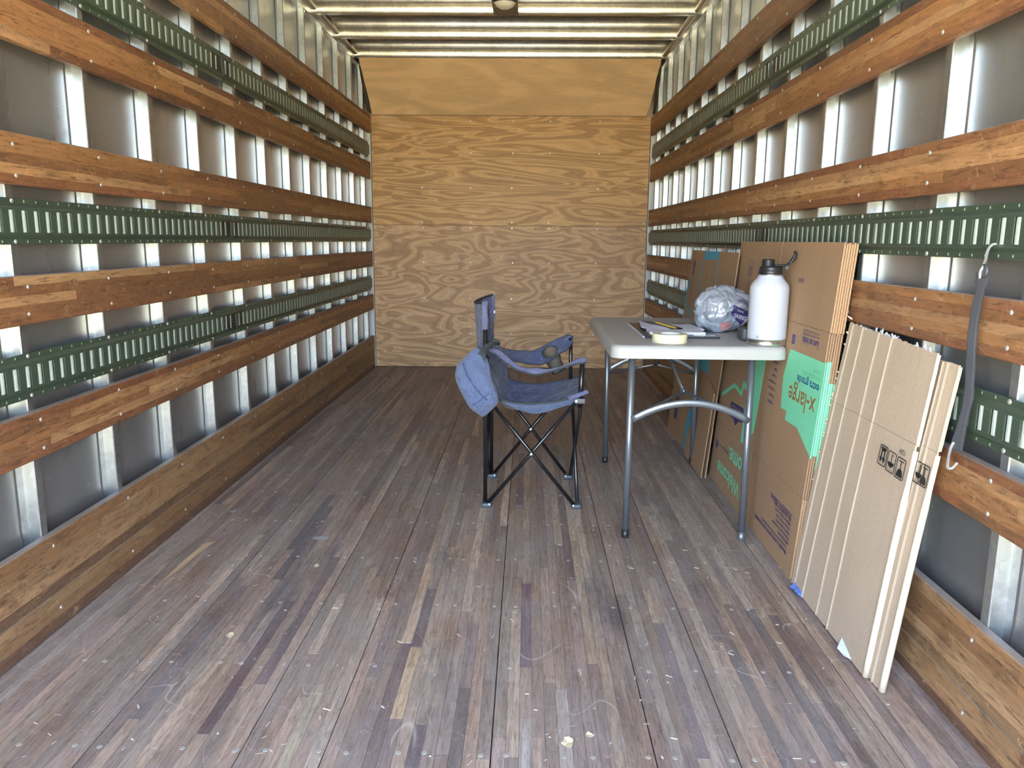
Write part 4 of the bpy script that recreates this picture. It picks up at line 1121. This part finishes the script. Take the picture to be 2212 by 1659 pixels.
# blue and white film caught under the pale cartons
q = MB()
for (y, x, l_, w_) in ((2.36, .862, .05, .016), (2.325, .864, .045, .014), (2.30, .862, .03, .010)):
    q.add([(x, y, .001), (x-w_, y-.004, .004), (x-w_-.004, y-l_*.5, .010), (x, y-l_, .004), (x+.004, y-l_*.6, .022), (x+.004, y-.01, .02)], [(0, 1, 2, 5), (5, 2, 3, 4)])
tag(q.build('plastic_film', plain('blue_film', (.10, .17, .45), .3, 0, .6, .5, 60), mods=[('SOLIDIFY', dict(thickness=.0012, offset=1))]), 'crumpled blue and white film at far foot of the pale cartons', 'plastic scrap')
q = MB(); q.add([(.862, 1.99, .003), (.852, 1.97, .003), (.853, 1.93, .004), (.864, 1.905, .006), (.869, 1.93, .028), (.868, 1.98, .034)], [(0, 1, 2, 3, 4, 5)])
tag(q.build('plastic_film', 'torn', mods=[('SOLIDIFY', dict(thickness=.0012, offset=1))]), 'small white film scrap under lower edge of the front pale carton', 'plastic scrap')

# ------------------------------------------------------------------ rubber strap on hooks
rs = empty('rubber_strap', (.965, 1.69, 1.07), 'black rubber tie-down strap with zinc hooks hanging on the right wall', 'strap')
q = MB(); pts = resample([(.953, 1.668, 1.026), (.955, 1.671, 1.005), (.956, 1.685, .956), (.956, 1.687, .897), (.955, 1.677, .818), (.955, 1.670, .759), (.952, 1.680, .690), (.950, 1.688, .640)], 40)
wv = [.014 if i < 3 else .0098+.0006*sin(i) if i < 33 else .0098+.0045*(i-33)/6 for i in range(40)]
vs = []; 
for p, w_ in zip(pts, wv):
    for a, b in ((-1, -1), (-.7, -1.25), (.7, -1.25), (1, -1), (1, 1), (-1, 1)): vs.append(p+V((-a*w_*.45+b*.0024*.89, a*w_*.89+b*.0024*.45, 0)))
fs = [(i*6+k, i*6+(k+1) % 6, (i+1)*6+(k+1) % 6, (i+1)*6+k) for i in range(39) for k in range(6)]+[tuple(range(6))[::-1], tuple(39*6+k for k in range(6))]
q.add(vs, fs); q.build('band', 'rubber', rs, smooth=False)
q = MB(); q.lathe([(.014, -.003), (.0152, 0), (.014, .003)], (0, 0, 0), 18); o = q.build('eyelet', 'rubber', rs, smooth=True); o.rotation_euler = (0, pi/2, 0); o.location = (.9525, 1.666, 1.030)
q = MB(); q.tube(resample([(.947, 1.668, 1.014), (.945, 1.667, 1.030), (.951, 1.667, 1.040), (.962, 1.680, 1.052), (.972, 1.697, 1.066), (.982, 1.708, 1.079), (.993, 1.709, 1.088), (1.001, 1.708, 1.084)], 26), .0032, 8); q.build('hook', 'zinc', rs, smooth=True)
q = MB(); q.tube(resample([(.944, 1.690, .655), (.941, 1.694, .640), (.944, 1.703, .620), (.948, 1.712, .595), (.953, 1.716, .585), (.961, 1.712, .588), (.966, 1.705, .604)], 26), .0032, 8); q.build('hook', 'zinc', rs, smooth=True)

# ------------------------------------------------------------------ things on the table
bt = empty('water_bottle', (.874, 2.806, TZ), 'tall white insulated bottle with black cap on near right table corner', 'bottle')
bc = (.8600, 2.808, TZ+.0004)
q = MB(); q.lathe([(.062, 0), (.066, .003), (.0665, .006), (.0665, .0235)], bc, 48); q.build('steel_base', 'steel', bt, smooth=True)
q = MB(); q.lathe([(.0662, .0237), (.0672, .0245), (.0675, .030), (.0675, .200), (.0665, .208), (.0625, .217), (.047, .236), (.0425, .2435), (.041, .248)], bc, 56); q.build('bottle_body', 'bottle', bt, smooth=True)
q = MB(); q.lathe([(.0395, .246), (.0395, .2525)], bc, 40); q.build('neck_ring', 'steel', bt, smooth=True)
q = MB(); q.lathe([(.0385, .2505), (.040, .252), (.040, .262), (.0392, .263), (.0392, .273), (.0375, .278), (.034, .280)], bc, 40); cap = q.build('cap', 'cap', bt, smooth=True)
q = MB(); q.lathe([(.0225, .279), (.0225, .283), (.0218, .284), (.0218, .300), (.020, .3035), (.014, .304)], (bc[0]-.0105, bc[1], bc[2]), 32); q.build('spout_cap', 'cap', cap, smooth=True)
q = MB(); q.tube(resample([(bc[0]+.005, bc[1]-.02, bc[2]+.283), (bc[0]+.036, bc[1]-.022, bc[2]+.283), (bc[0]+.050, bc[1]-.022, bc[2]+.284), (bc[0]+.061, bc[1]-.022, bc[2]+.297), (bc[0]+.074, bc[1]-.022, bc[2]+.319), (bc[0]+.078, bc[1]-.02, bc[2]+.327)], 20), .0055, 8, flat=(.7, 1.5)); q.build('lid_strap', 'cap', cap, smooth=True)
q = MB(); q.tube(resample([(bc[0]+.054, bc[1]-.030, bc[2]+.288), (bc[0]+.066, bc[1]-.032, bc[2]+.305), (bc[0]+.073, bc[1]-.030, bc[2]+.325), (bc[0]+.070, bc[1]-.024, bc[2]+.332), (bc[0]+.080, bc[1]-.016, bc[2]+.326), (bc[0]+.078, bc[1]-.014, bc[2]+.308), (bc[0]+.060, bc[1]-.016, bc[2]+.290)], 26), .004, 8, closed=False); q.build('carry_loop', 'cap', cap, smooth=True)
q = MB(); q.box(bc[0]+.041, bc[0]+.052, bc[1]-.028, bc[1]-.014, bc[2]+.270, bc[2]+.280); q.build('hinge', 'greycase', cap)
def PBt(y, z, o):  # wrap on bottle: y used as angle distance
    a = y/.0675; return (bc[0]+(.0678-o*.0)*sin(a), bc[1]-.0678*cos(a), z)
put_text(PBt, 'A', -.050, TZ+.031, .006, 'black', bt, up=(0, 1)) if False else None
cu = bpy.data.curves.new('printed_text', 'FONT'); cu.body = '. A'; cu.size = .013; o_ = bpy.data.objects.new('printed_text', cu); COL.objects.link(o_); bpy.context.view_layer.update()
me = bpy.data.meshes.new_from_object(o_.evaluated_get(bpy.context.evaluated_depsgraph_get())); bpy.data.objects.remove(o_)
for v in me.vertices: v.co = V(PBt(v.co.x-.062, TZ+.030+v.co.y*1.0, 0))
me.materials.clear(); me.materials.append(MT['black']); o_ = bpy.data.objects.new('printed_text', me); COL.objects.link(o_); o_.parent = bt

tp = empty('tape_roll', (.522, 2.852, TZ), 'roll of cream masking tape lying flat at front of the table', 'tape')
q = MB(); seg = 48; c = (.522, 2.852, TZ+.0004)
prof = [(.0635, 0), (.0635, .031), (.0630, .032), (.0400, .032), (.0395, .031), (.0395, 0)]
vs = [(c[0]+r*cos(2*pi*k/seg), c[1]+r*sin(2*pi*k/seg), c[2]+z) for r, z in prof for k in range(seg)]
q.add(vs, [(i*seg+k, i*seg+(k+1) % seg, ((i+1) % 6)*seg+(k+1) % seg, ((i+1) % 6)*seg+k) for i in range(6) for k in range(seg)])
o = q.build('tape_body', 'tape', tp); smooth_by_angle(o, 40)
q = MB(); prof = [(.0393, .0), (.0393, .0315), (.0365, .0315), (.0365, 0)]
vs = [(c[0]+r*cos(2*pi*k/seg), c[1]+r*sin(2*pi*k/seg), c[2]+z+.0003) for r, z in prof for k in range(seg)]
q.add(vs, [(i*seg+k, i*seg+(k+1) % seg, ((i+1) % 4)*seg+(k+1) % seg, ((i+1) % 4)*seg+k) for i in range(4) for k in range(seg)])
o = q.build('core', 'paper', tp); smooth_by_angle(o, 40)

# black folder, papers, pad, pencil
fd = empty('document_folder', (.59, 3.2, TZ), 'open black document folder lying under loose papers on the table', 'folder')
o = rbox('cover', 'folder', .448, .735, 2.965, 3.455, TZ+.0005, TZ+.0075, .002, fd, 2)
q = MB(); q.box(.4405, .4475, 2.968, 3.452, TZ+.0012, TZ+.0062); q.build('page_edge', 'paper', fd)
q = MB(); q.box(.640, .725, 2.985, 3.045, TZ+.0076, TZ+.0084); q.build('inner_pocket', 'steel', fd)
def sheet(name, corners, z, curl, label, mat='paper', seed=0, lift=None):
    q = MB(); (a, b, c_, d) = [V((x, y, 0)) for x, y in corners]
    def Pp(u, v):
        p = a.lerp(b, u).lerp(d.lerp(c_, u), v); k_ = curl*((2*u-1)**2)*.6+curl*.5*(noise.noise(p*9+V((seed, 0, 0)))+.5)
        return (p.x, p.y, z+max(0, k_))
    q.grid(Pp, 16, 12); o = q.build(name, mat, smooth=True, mods=[('SOLIDIFY', dict(thickness=.0008, offset=1))])
    return tag(o, label, 'paper')
sheet('paper_sheet', [(.462, 3.16), (.578, 3.15), (.545, 3.44), (.492, 3.44)], TZ+.0085, .012, 'white paper sheet on left half of the black folder', seed=1)
sheet('paper_sheet', [(.625, 3.12), (.705, 3.10), (.700, 3.38), (.572, 3.43)], TZ+.0085, .012, 'white paper sheet on right half of the black folder', seed=4)
o = rbox('note_pad', 'paper', .475, .690, 3.015, 3.115, TZ+.0082, TZ+.0180, .0015, None, 2); o.rotation_euler = (0, 0, 0); tag(o, 'thick white note pad behind the masking tape', 'notepad')
q = MB(); q.tube([(.545, 3.32, TZ+.024), (.590, 3.13, TZ+.0225)], .0045, 6); q.tube([(.590, 3.13, TZ+.0225), (.594, 3.112, TZ+.0225)], [.0045, .0008], 6)
tag(q.build('pencil', 'pencil', None), 'yellow pencil lying across the papers', 'pencil')
q = MB(); q.add([(.505, 3.42, 0), (.548, 3.42, 0), (.612, 3.15, 0), (.585, 3.13, 0)], [(0, 1, 2, 3)])
o = q.build('ruler', 'greycase', mods=[('SOLIDIFY', dict(thickness=.0012, offset=1))]); o.location = (0, 0, TZ+.0195); tag(o, 'dark grey flat ruler slanting over the left paper sheet', 'ruler')
# grey case behind bottle
tag(rbox('phone_case', 'greycase', .800, .835, 2.90, 2.985, TZ+.0005, TZ+.050, .012, None, 4), 'small dark grey rounded case just behind the white bottle', 'case')

# carrier bag with groceries
bm = bmesh.new(); bmesh.ops.create_icosphere(bm, subdivisions=6, radius=1)
ctr = V((.798, 3.225, TZ+.093))
pf = MB()
def silhouette(dv):
    # angular radius profile seen from the camera, x right z up
    a = math.atan2(dv.z, dv.x)
    return 1+.05*sin(2*a+.4)+.05*sin(3*a+1.0)
mats_ = [MT['bag'], MT['navy'], plain('red_goods_through_film', (.50, .22, .24), .35, 0, .5, .1, 40)]
for v in bm.verts:
    d = v.co.normalized(); s_ = silhouette(d)
    n1 = noise.noise(d*2.1+V((4, 1, 2))); n2 = abs(noise.noise(d*4.3+V((1, 7, 2)))); n3 = abs(noise.noise(d*9+V((3, 7, 9))))
    pleat = .020*abs(sin(math.atan2(d.x, d.y)*9+3*n1))*max(0, d.z+.35)
    vd = noise.voronoi(V((d.x*2.2, d.y*2.2, d.z*1.3))+V((1, 5, 2)))[0]; vd2 = noise.voronoi(V((d.x*6, d.y*6, d.z*2.6))+V((3, 5, 2)))[0]
    r = s_*(1+.10*n1-.05*n2+.17*min(.6, vd[1]-vd[0])-.05+.05*min(.5, vd2[1]-vd2[0]))-pleat*.5
    p = V((d.x*.110, d.y*.100, d.z*.096))*r*1.04
    # corners of a packet pressing out low down at the front
    if d.y < 0 and d.z < -.1: p.x += .012*d.x; p.y -= .012*abs(d.z)
    if p.z < -.091: p.z = -.091+.001*n1
    v.co = p
bm.verts.ensure_lookup_table()
for f_ in bm.faces:
    c = f_.calc_center_median(); f_.smooth = True
me = bpy.data.meshes.new('carrier_bag'); bm.to_mesh(me); bm.free()
for m_ in mats_: me.materials.append(m_)
cbag = empty('carrier_bag', (ctr.x, ctr.y, TZ), 'grey plastic carrier bag with navy print standing beside the white bottle', 'bag')
o = bpy.data.objects.new('bag_film', me); COL.objects.link(o); o.location = ctr; o.parent = cbag
bagfilm = o
# pulled-up film peaks and knotted handles
def peak(base, tip, w_):
    q = MB(); b_ = V(base)+ctr; t_ = V(tip)+ctr; m_ = (b_+t_)/2+V((.004, 0, 0))
    q.tube([b_, m_, t_], [w_, w_*.75, w_*.25], 9, flat=(.45, 1)); q.build('film_peak', 'bag', cbag, smooth=True)
peak((-.045, 0, .070), (-.030, -.005, .096), .026); peak((-.020, .01, .072), (.000, 0, .092), .024); peak((.03, 0, .055), (.060, -.01, .078), .028); peak((.06, .0, .03), (.105, -.01, .060), .03)
peak((-.09, .0, -.01), (-.112, -.005, .012), .016)
# lettering shrink-wrapped onto the film
import mathutils
from mathutils.bvhtree import BVHTree
bvh = BVHTree.FromPolygons([v.co+ctr for v in me.vertices], [tuple(p.vertices) for p in me.polygons])
def bag_text(s_, x, z, width, mat, rot, lift=.0015, bold=0, sy=1.0):
    cu = bpy.data.curves.new('printed_text', 'FONT'); cu.body = s_; cu.size = 1; cu.offset = bold; o = bpy.data.objects.new('printed_text', cu); COL.objects.link(o); bpy.context.view_layer.update()
    m2 = bpy.data.meshes.new_from_object(o.evaluated_get(bpy.context.evaluated_depsgraph_get())); bpy.data.objects.remove(o)
    xs = [v.co.x for v in m2.vertices]; k_ = width/(max(xs)-min(xs))
    for v in m2.vertices:
        a, b = (v.co.x-min(xs))*k_, v.co.y*k_*sy; px = x+a*cos(rot)-b*sin(rot); pz = z+a*sin(rot)+b*cos(rot)
        h = bvh.ray_cast(V((ctr.x+px, ctr.y-.5, ctr.z+pz)), V((0, 1, 0)), 2)
        y = h[0].y-lift if h[0] else ctr.y
        v.co = V((ctr.x+px, y, ctr.z+pz))
    m2.materials.clear(); m2.materials.append(MT[mat]); o = bpy.data.objects.new('printed_text', m2); COL.objects.link(o); o.parent = cbag
def bag_patch(quad, mat, n=22, lift=.0009, edge=0):
    q = MB(); a, b, c_, d = [V((x, 0, z)) for x, z in quad]
    def Pp(u, v):
        p = a.lerp(b, u).lerp(d.lerp(c_, u), v)
        h = bvh.ray_cast(V((ctr.x+p.x, ctr.y-.5, ctr.z+p.z)), V((0, 1, 0)), 2)
        return (ctr.x+p.x, (h[0].y if h[0] else ctr.y)-lift, ctr.z+p.z)
    q.grid(Pp, n, n); q.build('printed_panel', mat, cbag, smooth=True)
bag_patch([(.022, .024), (.098, -.008), (.062, -.060), (.014, -.016)], 'navy')
bag_patch([(-.026, -.050), (.020, -.046), (.024, -.078), (-.022, -.080)], mats_[2])
bag_text('member', .050, .045, .026, 'navytext', -.42); bag_text('REWARDS', .040, .036, .046, 'navytext', -.40, bold=.02, sy=1.3)
bag_text('SAVINGS', .027, -.026, .060, 'paper', -.30, bold=.02, sy=1.5, lift=.002)
bag_text('more', .036, .000, .030, 'paper', -.35, lift=.002)

# ------------------------------------------------------------------ small things on the floor
def scrap(name, mat, poly, h, label, cat, z0=.0006):
    q = MB(); n = len(poly); q.add([(x, y, z0+h*(.4+.6*((i*7) % 3)/2)) for i, (x, y) in enumerate(poly)]+[(sum(p[0] for p in poly)/n, sum(p[1] for p in poly)/n, z0+h*.2)], [(i, (i+1) % n, n) for i in range(n)])
    o = q.build(name, mat, mods=[('SOLIDIFY', dict(thickness=.0006, offset=1))]); return tag(o, label, cat)
def blob(cx, cy, rx, ry, n, seed):
    r2 = random.Random(seed); return [(cx+rx*cos(2*pi*i/n)*r2.uniform(.55, 1.1), cy+ry*sin(2*pi*i/n)*r2.uniform(.55, 1.1)) for i in range(n)]
scrap('dry_leaf', 'leaf', blob(.100, 1.543, .017, .022, 9, 1), .005, 'curled pale dry leaf on the floor near bottom centre', 'leaf')
scrap('leaf_fragment', 'leaf', blob(.150, 1.572, .010, .012, 7, 2), .003, 'crumbled leaf fragment on floor just right of the dry leaf', 'leaf')
scrap('paper_scrap', 'grime', blob(-.745, 2.708, .035, .020, 9, 3), .001, 'grey scuffed scrap stuck to the floor left of the chair', 'scrap')
scrap('leaf_fragment', 'leaf', blob(-.812, 1.984, .012, .020, 8, 4), .003, 'small cream leaf piece on the floor at lower left', 'leaf')
scrap('wood_splinter', 'chip', [(-1.160, 2.34), (-1.148, 2.36), (-1.125, 2.60), (-1.118, 2.655), (-1.150, 2.64), (-1.158, 2.50)], .003, 'long pale wood splinter by the left kick board', 'splinter')
scrap('paper_scrap', 'grime', blob(-1.175, 2.975, .014, .022, 8, 5), .001, 'oval grey paper scrap on floor beside left kick board', 'scrap')
scrap('paper_scrap', 'leaf', blob(-.700, 2.46, .010, .016, 8, 6), .002, 'tiny cream scrap on the floor below the grey scuffed scrap', 'scrap')
q = MB()
r3 = random.Random(11)
for i in range(260):
    x, y = r3.uniform(XL+.05, XR-.05), 1.35+abs(r3.gauss(0, 1.3)); a = r3.uniform(0, pi); l_ = r3.uniform(.002, .010); w_ = r3.uniform(.0006, .002)
    if y > 6: continue
    dx_, dy_ = cos(a), sin(a)
    q.add([(x-dx_*l_-dy_*w_, y-dy_*l_+dx_*w_, .0006), (x+dx_*l_-dy_*w_, y+dy_*l_+dx_*w_, .0006), (x+dx_*l_+dy_*w_, y+dy_*l_-dx_*w_, .0014), (x-dx_*l_+dy_*w_, y-dy_*l_-dx_*w_, .0014)], [(0, 1, 2, 3)])
o = q.build('floor_litter', 'fleck', mods=[('SOLIDIFY', dict(thickness=.0005, offset=1))]); o['kind'] = 'stuff'; o['label'] = 'scattered straw flecks and wood crumbs over the floor'; o['category'] = 'litter'

# ------------------------------------------------------------------ put each Empty at its own base, children staying in place
for o, loc in EMPT:
    o.location = loc
    for c in o.children:
        c.matrix_parent_inverse = Matrix.Translation(-loc)
